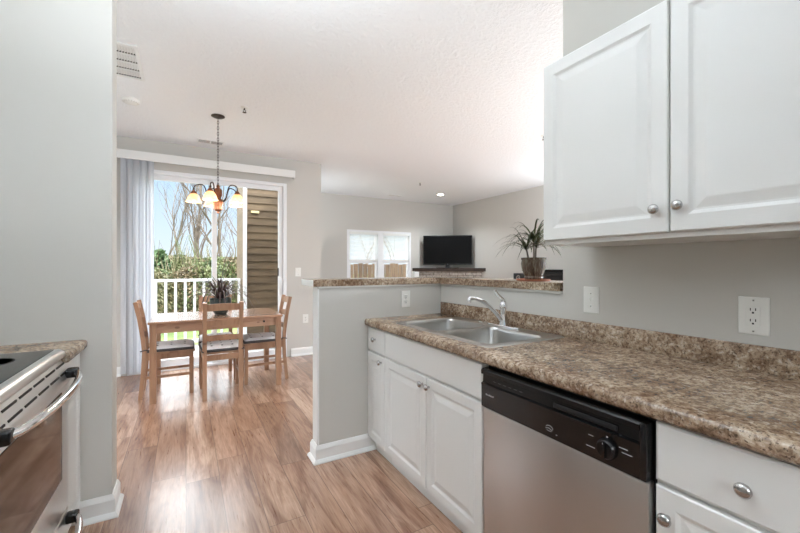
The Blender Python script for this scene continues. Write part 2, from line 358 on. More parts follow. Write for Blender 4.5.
# ------------------------------------------------------------------ room
HC = 2.80
XW = 1.735; YB = 2.40; YD = 5.42; YL = 7.53; XL = 5.81
XCOL = -.330; YCOL = 2.41; XKL = -1.09; XDL = -1.7; YBK = -1.4
m = MB()
m.box((XDL-.1, YBK-.1, -.1), (1.86, YD+.02, 0)); m.box((1.86, -.1, -.1), (XL+.12, YL+.12, 0)); struct('floor', m, FLOOR)
m = MB(); m.box((XDL-.12, YBK-.12, HC), (1.86, YD+.12, HC+.2)); m.box((1.86, -.12, HC), (XL+.12, YL+.12, HC+.2)); m.box((1.74, YD+.12, HC), (1.86, YL+.12, HC+.2)); struct('ceiling', m, CEIL)
struct('wall_right', MB().box((XW, YBK, 0), (XW+.12, 1.303, HC)), WALL)
def wall_added_windows(name, num, axis, lo, hi, fix0, fix1, holes):
    """wall slab running lo..hi along one axis with added, unseen window openings (a, b, z0, z1); each opening gets a frame and a pane"""
    def bx(mb, a, b2, z0, z1, d0=fix0, d1=fix1):
        if axis == 'x': mb.box((a, d0, z0), (b2, d1, z1))
        else: mb.box((d0, a, z0), (d1, b2, z1))
    m = MB(); p = lo; mid = (fix0+fix1)/2
    for i, (a, b2, z0, z1) in enumerate(holes):
        bx(m, p, a, 0, HC); bx(m, a, b2, 0, z0); bx(m, a, b2, z1, HC); p = b2
        w = empty('window_%d' % (num+i), ((a+b2)/2, mid, z0) if axis == 'x' else (mid, (a+b2)/2, z0)); w['kind'] = 'structure'; O = tuple(w.location)  # these windows are out of view, added to let daylight in
        f = MB(); e0, e1 = mid-.035, mid+.035
        bx(f, a, a+.05, z0, z1, e0, e1); bx(f, b2-.05, b2, z0, z1, e0, e1); bx(f, a+.05, b2-.05, z0, z0+.05, e0, e1); bx(f, a+.05, b2-.05, z1-.05, z1, e0, e1)
        if b2-a > 1.6: bx(f, (a+b2)/2-.03, (a+b2)/2+.03, z0+.05, z1-.05, e0, e1)
        f.build('window_frame', VINYL, w, O)
        g = MB(); bx(g, a+.05, b2-.05, z0+.05, z1-.05, mid-.003, mid+.003); g.build('pane', GLASS, w, O)
    bx(m, p, hi, 0, HC); struct(name, m, WALL)
wall_added_windows('wall_back', 2, 'x', XDL-.12, XW+.12, YBK-.12, YBK, [(-.35, .95, 1.15, 2.15)])  # added window behind the camera for frontal daylight fill
struct('wall_left', MB().box((XDL-.12, YBK, 0), (XKL, YCOL, HC)), WALL)
struct('wall_partition', MB().box((XDL-.0, YCOL, 0), (XCOL, 2.556, HC)), WALL)
wall_added_windows('wall_dining_left', 3, 'y', YCOL, YD+.12, XDL-.12, XDL, [(2.85, 5.0, .7, 2.35)])  # unseen window added to brighten the dining area
DX0, DX1, DZ = -.60, 1.236, 2.448
m = MB(); m.box((XDL, YD, 0), (DX0, YD+.12, HC)); m.box((DX1, YD, 0), (1.74, YD+.12, HC)); m.box((DX0, YD, DZ), (DX1, YD+.12, HC)); struct('wall_dining', m, WALL)
struct('wall_living_side', MB().box((1.62, YD+.12, 0), (1.74, YL+.12, HC)), WALL)
WX0, WX1, WZ0, WZ1 = 2.985, 4.582, .80, 2.075
m = MB(); m.box((1.74, YL, 0), (WX0, YL+.12, HC)); m.box((WX1, YL, 0), (XL+.12, YL+.12, HC)); m.box((WX0, YL, 0), (WX1, YL+.12, WZ0)); m.box((WX0, YL, WZ1), (WX1, YL+.12, HC)); struct('wall_living', m, WALL)
wall_added_windows('wall_living_right', 4, 'y', -.12, YL, XL, XL+.12, [(.5, 3.6, .6, 2.4)])  # large opening added out of view to light the living room
wall_added_windows('wall_living_near', 5, 'x', XW+.12, XL, -.12, 0, [(2.3, 5.4, .5, 2.4)])  # second added living room window, also unseen, for soft fill
LT = 1.193; LB = 1.148
m = MB(); m.box((.757, YB, 0), (XW+.10, YB+.10, LB)); struct('wall_bar', m, WALL); struct('wall_bar_side', MB().box((XW, 1.303, 0), (XW+.10, YB, LB)), WALL)
struct('trim_1', MB().box((.745, YB-.002, 0), (.757, YB+.102, LB), .002), TRIM)
# moulding strip under the ledge
m = MB(); m.box((.745, YB-.014, LB-.014), (XW-.012, YB, LB-.001), .003); m.box((XW-.014, 1.303, LB-.014), (XW, YB, LB-.001), .003); struct('trim_2', m, WALL)
def baseboard(name, p0, p1, n, e0=0, e1=0, extra=()):
    m = MB()
    for q0, q1, nn, a0, a1 in [(p0, p1, n, e0, e1)]+list(extra):
        q0, q1, nn = V(q0+(0,)), V(q1+(0,)), V(nn+(0,)); d = (q1-q0).normalized(); L = (q1-q0).length
        prof = [(0, 0), (.030, 0), (.030, .008), (.020, .022), (.015, .026), (.015, .088), (.008, .106), (.005, .112), (0, .112)]
        # mitred ends: a = +1 outside corner, -1 inside corner
        A = [m.bm.verts.new(q0-d*(a0*p)+nn*p+V((0, 0, z))) for p, z in prof]; B = [m.bm.verts.new(q1+d*(a1*p)+nn*p+V((0, 0, z))) for p, z in prof]
        k = len(prof)
        for i in range(k): m.bm.faces.new((A[i], A[(i+1) % k], B[(i+1) % k], B[i]))
        m.bm.faces.new(A[::-1]); m.bm.faces.new(B)
    return struct(name, m, TRIM)
baseboard('baseboard_partition', (-.46, YCOL), (XCOL, YCOL), (0, -1), 0, 1, [((XCOL, YCOL), (XCOL, 2.556), (1, 0), 1, 1), ((XCOL, 2.556), (XDL, 2.556), (0, 1), 1, 0)])
baseboard('baseboard_bar', (.745, YB), (1.158, YB), (0, -1), 1, 0, [((.745, YB+.10), (.745, YB), (-1, 0), 1, 1), ((XW+.1, YB+.10), (.745, YB+.10), (0, 1), 0, 1)])
baseboard('baseboard_dining', (XDL, YD), (DX0-.06, YD), (0, -1), 0, 0, [((DX1+.06, YD), (1.74, YD), (0, -1), 0, 1), ((1.74, YD), (1.74, YL), (1, 0), 1, 0)])
baseboard('baseboard_living', (1.74, YL), (4.68, YL), (0, -1), 0, 0, [((XL, 6.4), (XL, 0), (-1, 0), 0, 0)])

# ------------------------------------------------------------------ patio door and its blind
d1 = empty('door_1', (0, YD, 0)); d1['kind'] = 'structure'; O = (0, YD, 0)
m = MB(); y0, y1 = YD-.02, YD+.12
m.box((DX0, y0, 0), (DX0+.05, y1, DZ), .004); m.box((DX1-.05, y0, 0), (DX1, y1, DZ), .004); m.box((DX0+.05, y0, DZ-.045), (DX1-.05, y1, DZ), .004); m.box((DX0+.05, y0, 0), (DX1-.05, y1, .03), .004)
m.build('door_frame', VINYL, d1, O)
def sash(x0, x1, ya, yb, z0=.03, z1=DZ-.045, st=.058, rb=.09):
    m = MB(); m.box((x0, ya, z0), (x0+st, yb, z1), .004); m.box((x1-st, ya, z0), (x1, yb, z1), .004); m.box((x0+st, ya, z1-st), (x1-st, yb, z1), .004); m.box((x0+st, ya, z0), (x1-st, yb, z0+rb), .004)
    return m
sash(DX0+.05, .35, YD+.065, YD+.105).build('fixed_panel', VINYL, d1, O)
MB().box((DX0+.10, YD+.082, .11), (.30, YD+.088, DZ-.10)).build('pane', GLASS, d1, O)
sp_ = sash(.292, DX1-.05, YD+.01, YD+.05).build('sliding_panel', VINYL, d1, O)
MB().box((.345, YD+.027, .11), (DX1-.10, YD+.033, DZ-.10)).build('pane', GLASS, d1, O)
m = MB(); m.box((1.142, YD-.012, .93), (1.176, YD+.012, 1.13), .005); m.tube(bez((1.159, YD-.01, .96), (1.159, YD-.06, .97), (1.159, YD-.06, 1.09), (1.159, YD-.01, 1.10)), .008)
m.build('door_handle', VINYL, d1, O, 40)
MB().box((1.116, YD+.004, 1.15), (1.132, YD+.012, 1.26), .003).build('latch', BLACKM, d1, O)
vb = thing('vertical_blind', 'white vertical blind bunched at the left side of the sliding patio door', 'blind', (0, YD, 0))
m = MB(); m.box((-.82, YD-.10, 2.525), (1.335, YD-.088, 2.627), .002); m.box((1.323, YD-.09, 2.525), (1.335, YD-.001, 2.627), .002); m.box((-.82, YD-.09, 2.525), (-.808, YD-.001, 2.627), .002); m.box((-.80, YD-.09, 2.612), (1.323, YD-.001, 2.624))
m.build('valance', TRIM, vb, O)
MB().box((-.79, YD-.062, 2.545), (1.31, YD-.028, 2.585), .003).build('head_rail', TRIM, vb, O)
nv = 9
for i in range(nv):
    x = -.632+i*(.272/(nv-1)); a = math.radians(10*(-1)**i+random.uniform(-6, 6)); hw = .026; yo = .012*(i % 2)
    m = MB(); pts = []
    for k in range(6):
        s_ = -1+2*k/5; cu = .010*(1-s_*s_)
        pts.append((x+math.cos(a)*s_*hw+math.sin(a)*cu, YD-.052+yo+math.sin(a)*s_*hw*-1+math.cos(a)*cu))
    for (xa, ya), (xb, yb) in zip(pts, pts[1:]):
        f = [m.bm.verts.new(p) for p in ((xa, ya, .03), (xb, yb, .03), (xb, yb, 2.55), (xa, ya, 2.55))]; m.bm.faces.new(f)
    bmesh.ops.remove_doubles(m.bm, verts=m.bm.verts, dist=1e-5)
    bmesh.ops.solidify(m.bm, geom=m.bm.faces[:], thickness=.0012)
    m.build('vane', BLINDM, vb, O, 40)

# ------------------------------------------------------------------ living room window
w1 = empty('window_1', (0, YL, 0)); w1['kind'] = 'structure'; O = (0, YL, 0)
wm = (WX0+WX1)/2
m = MB(); ya, yb = YL+.0, YL+.12
m.box((WX0, ya, WZ0), (WX0+.045, yb, WZ1)); m.box((WX1-.045, ya, WZ0), (WX1, yb, WZ1)); m.box((WX0+.045, ya, WZ1-.045), (WX1-.045, yb, WZ1)); m.box((WX0+.045, ya, WZ0), (WX1-.045, yb, WZ0+.04)); m.box((wm-.062, ya, WZ0+.04), (wm+.062, yb, WZ1-.045))
m.build('window_frame', VINYL, w1, O)
MB().box((WX0-.03, YL-.03, WZ0-.02), (WX1+.03, YL+.02, WZ0+.004), .004).build('window_sill', TRIM, w1, O)
ZM = 1.385
for (a, b2) in ((WX0+.045, wm-.062), (wm+.062, WX1-.045)):
    m = MB()
    for (z0, z1, yy) in ((WZ0+.04, ZM+.03, YL+.035), (ZM-.02, WZ1-.045, YL+.07)):
        m.box((a, yy, z0), (a+.05, yy+.03, z1)); m.box((b2-.05, yy, z0), (b2, yy+.03, z1)); m.box((a+.05, yy, z0), (b2-.05, yy+.03, z0+.05)); m.box((a+.05, yy, z1-.06), (b2-.05, yy+.03, z1))
    m.build('window_sash', VINYL, w1, O)
    MB().box((a+.04, YL+.048, WZ0+.06), (b2-.04, YL+.052, ZM)).build('pane', GLASS, w1, O)
    MB().box((a+.04, YL+.083, ZM), (b2-.04, YL+.087, WZ1-.07)).build('pane', GLASS, w1, O)
for nm, a, b2 in (('left half of the far living room window', WX0+.05, wm-.067), ('right half of the far living room window', wm+.067, WX1-.05)):
    bl = thing('window_blind', 'white slatted blind half lowered over the '+nm, 'blind', ((a+b2)/2, YL, 1.40), group='blinds in the living room window')
    O2 = tuple(bl.location)
    MB().box((a, YL-.002, 1.99), (b2, YL+.032, 2.03), .003).build('head_rail', TRIM, bl, O2)
    MB().box((a, YL+.002, 1.41), (b2, YL+.026, 1.435), .003).build('bottom_rail', PLAST, bl, O2)
    m = MB()
    for k in range(18):
        z = 1.462+k*.0285; m.bar((a+.002, YL+.014, z), (b2-.002, YL+.014, z), .026, .0022, (0, .6, 1))
    m.build('slats', TRIM, bl, O2)
    for xx in (a+.12, b2-.12): MB().tube([(xx, YL-.001, 1.42), (xx, YL-.001, 2.0)], .0015, 5).build('ladder_cord', PLAST, bl, O2)

# ------------------------------------------------------------------ bar ledge (L shaped)
bl_ = thing('bar_ledge', 'L-shaped brown stone-look bar ledge on top of the half wall behind the sink', 'ledge', (1.2, 2.52, LB)); O = tuple(bl_.location)
LX0, LY0, LXI = .715, YB-.015, XW-.02
poly = [(LX0, LY0), (LXI, LY0), (LXI, 1.305), (LXI+.285, 1.305), (LXI+.285, LY0+.285), (LX0, LY0+.285)]
m = MB(); m.prism(poly, LB, LT, lambda x, y, z: V((x, y, z)))
bmesh.ops.bevel(m.bm, geom=[e for e in m.bm.edges if abs(e.verts[0].co.z-e.verts[1].co.z) < 1e-6], offset=.006, segments=3, profile=.5, affect='EDGES')
m.build('top', GRAN, bl_, O, 40)
MB().box((LX0-.003, LY0+.002, LB+.002), (LX0, LY0+.283, LT-.002), .001).build('end_face', TRIM, bl_, O)['label'] = 'white end face'  # thin white sheet closing the end of the ledge

# ------------------------------------------------------------------ right hand base run
XC = 1.082; XD = 1.103; CT = .916; CB = .872
YEND = -.45
ct = thing('countertop', 'long brown mottled countertop along the right wall holding the double sink', 'countertop', (1.4, 1.0, CB)); O = tuple(ct.location)
SX0, SX1, SY0, SY1 = 1.196, 1.675, 1.285, 2.095      # cut-out
XBS = XW-.02
m = MB()
prof = [(XC+.10, CB), (XC+.008, CB), (XC+.002, CB+.006), (XC, CB+.014), (XC, CT-.016), (XC+.004, CT-.006), (XC+.014, CT), (XC+.10, CT)]
m.prism(prof, YEND, YB, lambda x, z, y: V((x, y, z)))
for lo, hi in (((XC+.10, YEND), (SX0, YB)), ((SX0, SY1), (SX1, YB)), ((SX0, YEND), (SX1, SY0)), ((SX1, YEND), (XW, YB))):
    m.box((lo[0], lo[1], CB), (hi[0], hi[1], CT))
m.build('slab', GRAN, ct, O, 50)
m = MB(); m.box((XBS, YEND, CT), (XW, YB-.02, 1.006), .004)
m.build('backsplash', GRAN, ct, O, 40)

STEPS = [(.004, .019), (.047, .019), (.052, .0165), (.058, .0135), (.064, .013), (.070, .014), (.090, .0185), (.094, .019)]
FLAT = [(.003, .017), (.006, .019), (.010, .019)]
def knob(mb, p, n, r=.0165):
    n = V(n); p = V(p); ax = 'x' if abs(n.x) > .5 else 'y'; sg = 1 if (n.x+n.y) > 0 else -1
    prof = [(.0075, 0), (.006, .004), (.0055, .010), (.010, .014), (r, .018), (r*1.02, .022), (r*.86, .027), (r*.5, .030), (0, .031)]
    mb.lathe([(a, z*sg) for a, z in prof], p, 20, ax)
RA, RN = (0, -1, 0), (-1, 0, 0)          # right-hand run: width along -Y, facing -X
UP = (0, 0, 1)
def front(name, parent, O, ytop, ybot, z0, z1, xback, steps, kn=None, side='R', lab=None):
    """door/drawer between ytop (far) and ybot (near)"""
    g = .002
    if side == 'R': o3, a, n = (xback, ytop-g, z0), RA, RN
    else: o3, a, n = (xback, ybot+g, z0), (0, 1, 0), (1, 0, 0)
    d = MB().panel(o3, a, UP, n, ytop-ybot-2*g, z1-z0, .019, steps).build(name, CAB, parent, O)
    if kn:
        mb = MB(); knob(mb, (xback+n[0]*.0185, kn[0], kn[1]), n); mb.build('knob', NICKEL, d, O, 50)
    return d
def carcass(parent, O, y0, y1, toe=True):
    MB().box((XD+.019, y0, .10), (XW-.003, y1, CB-.0005)).build('body', CAB, parent, O)
    MB().box((1.158, y0, 0), (XW-.003, y1, .10)).build('toe_kick', CAB, parent, O)
# narrow cabinet beside the half wall
c1 = thing('base_cabinet', 'narrow white base cabinet with one drawer and door against the half wall', 'cabinet', (1.4, 2.27, 0), 0, 'white base cabinets'); O = tuple(c1.location)
carcass(c1, O, 2.137, YB-.002)
front('drawer', c1, O, 2.395, 2.138, .705, .862, XD+.019, FLAT, (2.275, .79))
front('door', c1, O, 2.395, 2.138, .098, .692, XD+.019, STEPS, (2.185, .655))
# sink base
c2 = thing('base_cabinet', 'wide white sink base cabinet with two raised panel doors beneath the sink', 'cabinet', (1.4, 1.68, 0), 0, 'white base cabinets'); O = tuple(c2.location)
MB().box((XD+.019, 1.222, .10), (XW-.003, 2.133, .70)).box((XD+.019, 1.222, .70), (XD+.05, 2.133, CB-.0005)).build('body', CAB, c2, O)
MB().box((1.158, 1.222, 0), (XW-.003, 2.133, .10)).build('toe_kick', CAB, c2, O)
front('false_drawer', c2, O, 2.136, 1.226, .705, .862, XD+.019, FLAT)
front('door', c2, O, 2.136, 1.664, .098, .692, XD+.019, STEPS, (1.695, .650))
front('door', c2, O, 1.660, 1.226, .098, .692, XD+.019, STEPS, (1.632, .650))
# drawer cabinet right of the dishwasher
c3 = thing('base_cabinet', 'white drawer and door cabinet at the right edge beyond the dishwasher', 'cabinet', (1.4, .35, 0), 0, 'white base cabinets'); O = tuple(c3.location)
carcass(c3, O, .163, .546)
front('drawer', c3, O, .544, .166, .705, .862, XD+.019, FLAT, (.352, .778))
front('door', c3, O, .544, .166, .098, .692, XD+.019, STEPS, (.512, .618))
c4 = thing('base_cabinet', 'white base cabinet past the right edge under the end of the countertop', 'cabinet', (1.4, -.15, 0), 0, 'white base cabinets'); O = tuple(c4.location)
carcass(c4, O, YEND+.01, .163)
front('drawer', c4, O, .161, YEND+.012, .705, .862, XD+.019, FLAT, (-.14, .778))
front('door', c4, O, .161, YEND+.012, .098, .692, XD+.019, STEPS, (.12, .618))

# dishwasher
dw = thing('dishwasher', 'stainless dishwasher with black control panel between the sink base and drawer cabinet', 'dishwasher', (1.4, .885, 0)); O = tuple(dw.location)
ya, yb = .556, 1.215
MB().box((XD+.03, ya-.006, .02), (XW-.02, yb+.004, .866)).build('tub', BLACKM, dw, O)
MB().box((XD-.006, ya, .115), (XD+.03, yb, .686), .006, 3).build('door', STEEL, dw, O, 40)
MB().box((1.165, ya, .0), (1.18, yb, .11)).build('kick_plate', BLACKM, dw, O)
pf = [(XD+.03, .690), (XD-.012, .690), (XD-.014, .696), (XD-.014, .782), (XD-.016, .788), (XD-.006, .793), (XD-.004, .822), (XD-.016, .828), (XD-.016, .843), (XD-.008, .850), (XD+.03, .852)]
m = MB(); m.prism(pf, ya+.02, yb, lambda x, z, y: V((x, y, z))); m.box((XD-.016, ya, .690), (XD+.03, ya+.02, .852), .005)
cp = m.build('control_panel', BLACKP, dw, O, 30)
MB().box((XD-.013, .64, .798), (XD-.004, .86, .814), .004).build('handle_lip', BLACKM, cp, O)
m = MB(); m.lathe([(.031, 0), (.031, -.004), (.026, -.012), (.024, -.014), (0, -.014)], (XD-.014, .668, .737), 28, 'x'); m.box((XD-.036, .664, .713), (XD-.026, .672, .762), .002)
m.build('dial', BLACKP, cp, O, 40)
m = MB(); xk = XD-.0146
for y0, y1, z in ((.727, .711, .757), (.735, .706, .722), (.632, .607, .757), (.624, .595, .745)): MB().box((xk, y1, z), (xk+.001, y0, z+.0018)).build('dial_mark', MARK, cp, O)
MB().box((xk-.0, .665, .771), (xk+.001, .670, .7745)).build('dial_mark', MARK, cp, O); MB().box((xk-.022, .667, .756), (xk-.0205, .669, .760)).build('dial_pointer', MARK, cp, O)
m = MB()
for k, w_ in enumerate((.006, .004, .005, .004, .005, .004, .004)): m.box((xk, 1.188-k*.0068-w_, .744), (xk+.001, 1.188-k*.0068, .7505-(k % 3)*.0012))
m.build('lettering', MARK, cp, O)
m = MB()
for k in range(7):
    a = .35+k*.42; m.tube([(xk, .872+.014*math.cos(a), .722+.010*math.sin(a)), (xk, .872+.014*math.cos(a+.34), .722+.010*math.sin(a+.34))], .0009, 5)
m.tube([(xk, .887, .719), (xk, .874, .723), (xk, .860, .717)], .0009, 5); m.tube([(xk, .882, .714), (xk, .864, .713)], .0008, 5); m.box((xk, .840, .708), (xk+.001, .846, .7105))
m.build('emblem', MARK, cp, O)
m = MB(); xk2 = XD-.0058
for k in range(6): m.box((xk2, 1.00+k*.028, .806), (xk2+.001, 1.014+k*.028, .8072))
m.build('button_markings', plain('dim_printing', rgb(96, 96, 96), .5, bstr=0), cp, O)

# sink
def rrect(x0, x1, y0, y1, r, z, n=6):
    P = []
    for cx, cy, a0 in ((x1-r, y1-r, 0), (x0+r, y1-r, 90), (x0+r, y0+r, 180), (x1-r, y0+r, 270)):
        for k in range(n+1): a = math.radians(a0+90*k/n); P.append(V((cx+r*math.cos(a), cy+r*math.sin(a), z)))
    return P
sk = thing('kitchen_sink', 'double-bowl stainless steel drop-in sink set in the brown countertop', 'sink', (1.435, 1.71, CT)); O = tuple(sk.location)
RX0, RX1, RY0, RY1 = 1.164, 1.700, 1.252, 2.128; ZR = CT+.006
bowls = ((1.204, 1.592, 1.294, 1.672), (1.204, 1.592, 1.706, 2.085))
m = MB(); bm = m.bm
def loop_edges(P):
    vs = [bm.verts.new(p) for p in P]; return vs, [bm.edges.new((vs[i], vs[(i+1) % len(vs)])) for i in range(len(vs))]
o_top, e0 = loop_edges(rrect(RX0+.008, RX1-.008, RY0+.008, RY1-.008, .03, ZR)); es = list(e0)
for bx in bowls: _, e = loop_edges(rrect(*bx, .06, ZR)); es += e
bmesh.ops.triangle_fill(bm, edges=es, use_beauty=True)
o_lip = [bm.verts.new(p) for p in rrect(RX0, RX1, RY0, RY1, .036, CT+.0005)]
for i in range(len(o_lip)): j = (i+1) % len(o_lip); bm.faces.new((o_top[i], o_top[j], o_lip[j], o_lip[i]))
m.build('rim', SINKM, sk, O)
for bx in bowls:
    m = MB(); bm = m.bm; x0, x1, y0, y1 = bx; rings = []
    for ins, r, z in ((0, .06, ZR), (.003, .058, ZR-.004), (.006, .056, ZR-.02), (.016, .054, ZR-.14), (.026, .05, ZR-.165), (.05, .045, ZR-.178), (.12, .03, ZR-.182)):
        rings.append([bm.verts.new(p) for p in rrect(x0+ins, x1-ins, y0+ins, y1-ins, r, z)])
    for a, b2 in zip(rings, rings[1:]):
        for i in range(len(a)): j = (i+1) % len(a); bm.faces.new((a[i], a[j], b2[j], b2[i]))
    bm.faces.new(rings[-1])
    bo = m.build('bowl', SINKM, sk, O, 60)
    MB().lathe([(.045, .0005), (.042, .003), (.030, .002), (.028, -.001), (0, -.002)], ((x0+x1)/2, (y0+y1)/2, ZR-.182), 24).build('drain', CHROME, bo, O, 40)
MB().lathe([(.018, 0), (.018, .004), (.014, .008), (0, .009)], (1.645, 1.835, ZR), 20).build('hole_cover', CHROME, sk, O, 40)
# faucet
FX, FY = 1.650, 1.648
fc = thing('faucet', 'chrome single-lever faucet with a long low spout at the back of the sink', 'faucet', (FX, FY, ZR)); O = tuple(fc.location)
m = MB(); P = rrect(FX-.028, FX+.028, FY-.128, FY+.128, .027, 0)
for za, zb, k in ((ZR, ZR+.006, 0), (ZR+.006, ZR+.010, .004)):
    A = [m.bm.verts.new((p.x, p.y, za)) for p in P]; B = [m.bm.verts.new((FX+(p.x-FX)*(1-k*20), FY+(p.y-FY)*(1-k*6), zb)) for p in P]
    for i in range(len(A)): j = (i+1) % len(A); m.bm.faces.new((A[i], A[j], B[j], B[i]))
    m.bm.faces.new(B)
m.build('deck_plate', CHROME, fc, O, 40)
MB().lathe([(.027, ZR+.009), (.025, ZR+.02), (.021, ZR+.04), (.020, ZR+.10), (.021, ZR+.105), (.022, ZR+.118), (.021, ZR+.135), (.014, ZR+.150), (0, ZR+.154)], (FX, FY, 0), 24).build('body', CHROME, fc, O, 50)
sp_pts = bez((FX-.012, FY+.002, ZR+.035), (FX-.07, FY+.004, ZR+.10), (FX-.16, FY+.006, ZR+.185), (FX-.25, FY+.008, ZR+.176), 16)
spo = MB().tube(sp_pts, [.013-.0025*i/16 for i in range(17)], 14).build('spout', CHROME, fc, O, 60)
e = sp_pts[-1]
MB().tube([e+V((.006, 0, .006)), e+V((-.004, 0, -.002)), e+V((-.006, 0, -.022))], [.0095, .0105, .010], 14).build('aerator', CHROME, spo, O, 50)
hp = bez((FX+.004, FY, ZR+.145), (FX+.0, FY+.004, ZR+.165), (FX-.035, FY+.012, ZR+.18), (FX-.055, FY+.018, ZR+.218), 10)
MB().tube(hp, [.015, .0145, .0135, .0125, .011, .010, .0095, .009, .009, .0095, .009], 12).build('lever', CHROME, fc, O, 60)

# upper cabinet
uc = thing('wall_cabinet', 'white two-door wall cabinet hanging over the right end of the countertop', 'cabinet', (1.56, .63, 1.375)); O = tuple(uc.location)
XU = 1.372; UY0, UY1 = .14, 1.134
MB().box((XU+.019, UY0, 1.375), (XW, UY1, 2.17)).build('body', CAB, uc, O)
US = [(.004, .019), (.052, .019), (.057, .0165), (.063, .0135), (.069, .013), (.075, .014), (.097, .0185), (.101, .019)]
front('door', uc, O, UY1, .634, 1.393, 2.158, XU+.019, US, (.672, 1.471))
front('door', uc, O, .633, UY0, 1.393, 2.158, XU+.019, US, (.603, 1.475))

# ------------------------------------------------------------------ outlets and switches
def plate(name, label, cat, p, n, w, h, kind):
    p, n = V(p), V(n); a = V(UP).cross(n)          # a x up = n
    th = thing(name, label, cat, p, 0, 'wall outlets' if cat == 'outlet' else 'wall switches')
    def bx(x0, x1, z0, z1, d0, d1, mb, bev=0):
        q = [p+a*x+V(UP)*z+n*d for x in (x0, x1) for z in (z0, z1) for d in (d0, d1)]
        lo = [min(v[i] for v in q) for i in range(3)]; hi = [max(v[i] for v in q) for i in range(3)]; mb.box(lo, hi, bev)
    m = MB(); bx(-w/2, w/2, -h/2, h/2, 0, .006, m, .0025); m.build('wall_plate', PLAST, th, p)
    if kind == 'switch':
        m = MB(); bx(-.005, .005, -.012, .012, .005, .0085, m, .001); bx(-.004, .004, .000, .012, .008, .018, m, .0015); m.build('toggle', PLAST, th, p)
        
        for zz in (.031, -.031): m = MB(); bx(-.003, .003, zz-.003, zz+.003, .006, .007, m); m.build('screw', NICKEL, th, p)
    else:
        if kind == 'decora':
            m = MB(); bx(-.0185, .0185, -.035, .035, .005, .009, m, .0015); rc = m.build('receptacle', PLAST, th, p); d = .009
        else:
            m = MB(); bx(-.0165, .0165, .006, .034, .005, .009, m, .003); bx(-.0165, .0165, -.034, -.006, .005, .009, m, .003); rc = m.build('receptacle', PLAST, th, p); d = .009
        m = MB()
        for zc in (.019, -.019):
            for xx in (-.007, .007): bx(xx-.0013, xx+.0013, zc-.001, zc+.008, d-.001, d+.0006, m)
            bx(-.0028, .0028, zc-.011, zc-.005, d-.001, d+.0006, m)
        m.build('slots', DARKSLOT, rc, p)
        for zz in ((h/2-.012, -h/2+.012) if kind == 'decora' else (0,)):
            m = MB(); bx(-.0025, .0025, zz-.0025, zz+.0025, .006, .0072, m); m.build('screw', NICKEL, th, p)
    return th
plate('light_switch', 'white toggle switch on the right wall just past the pass-through opening', 'switch', (XW, 1.142, 1.116), (-1, 0, 0), .080, .128, 'switch')
plate('power_outlet', 'white square-plated outlet on the right wall beneath the wall cabinet', 'outlet', (XW, .533, 1.107), (-1, 0, 0), .085, .132, 'decora')
plate('power_outlet', 'white outlet on the half wall just under the bar ledge', 'outlet', (1.412, YB, 1.040), (0, -1, 0), .075, .122, 'duplex')
plate('power_outlet', 'white outlet low on the dining wall right of the patio door', 'outlet', (1.507, YD, .525), (0, -1, 0), .080, .125, 'duplex')
plate('light_switch', 'white switch on the dining wall right of the patio door handle', 'switch', (1.399, YD, 1.20), (0, -1, 0), .080, .125, 'switch')

# ------------------------------------------------------------------ left run: range, counter, cabinet
lc = thing('countertop', 'short brown mottled countertop at left between the range and the wall', 'countertop', (-.75, 2.295, CB)); O = tuple(lc.location)
prof = [(XKL, CB), (-.436, CB), (-.430, CB+.008), (-.428, CT-.014), (-.434, CT-.004), (-.446, CT), (XKL, CT)]
MB().prism(prof, 2.086, YCOL, lambda x, z, y: V((x, y, z))).build('slab', GRAN, lc, O, 50)
lb = thing('base_cabinet', 'white base cabinet at left between the range and the wall', 'cabinet', (-.75, 2.295, 0), 0, 'white base cabinets'); O = tuple(lb.location)
MB().box((XKL, 2.086, .10), (-.474, YCOL-.002, CB-.0005)).build('body', CAB, lb, O); MB().box((XKL, 2.086, 0), (-.52, YCOL-.002, .10)).build('toe_kick', CAB, lb, O)
front('drawer', lb, O, YCOL-.004, 2.092, .735, .862, -.474, FLAT, None, 'L'); front('door', lb, O, YCOL-.004, 2.092, .098, .722, -.474, STEPS, None, 'L')
rg = thing('kitchen_range', 'stainless electric range with black glass cooktop at the left edge', 'stove', (-.77, 1.70, 0)); O = tuple(rg.location)
RY0_, RY1_ = 1.318, 2.080; RX = -.432
MB().box((XKL+.02, RY0_, .03), (RX-.04, RY1_, .895)).build('body', STOVEM, rg, O)
for yy in (RY0_+.05, RY1_-.05):
    for xx in (XKL+.08, RX-.1): MB().lathe([(.02, 0), (.02, .03)], (xx, yy, 0), 12).build('foot', BLACKM, rg, O)
# cooktop: steel frame with glass
m = MB(); pf = [(XKL+.02, .895), (RX-.030, .893), (RX-.014, .898), (RX-.010, .907), (RX-.014, .921), (RX-.026, .930), (RX-.03, .932), (XKL+.02, .932)]
m.prism(pf, RY0_-.004, RY1_+.004, lambda x, z, y: V((x, y, z))); ctp = m.build('cooktop_frame', STOVEM, rg, O, 50)
gt = MB().box((XKL+.06, RY0_+.03, .9315), (RX-.045, RY1_-.010, .9345), .0015).build('glass_top', COOK, ctp, O)
for cx, cy, r_ in ((-.63, 1.52, .11), (-.63, 1.89, .085), (-.90, 1.52, .085), (-.90, 1.89, .11)):
    m = MB(); m.lathe([(r_-.004, .9345), (r_-.004, .9352), (r_, .9352), (r_, .9345)], (cx, cy, 0), 40); m.build('burner_ring', plain('ring_print', rgb(66, 64, 62), .3, bstr=0) if 'ring_print' not in MATS else MATS['ring_print'], gt, O)
MATS['ring_print'] = bpy.data.materials['ring_print']
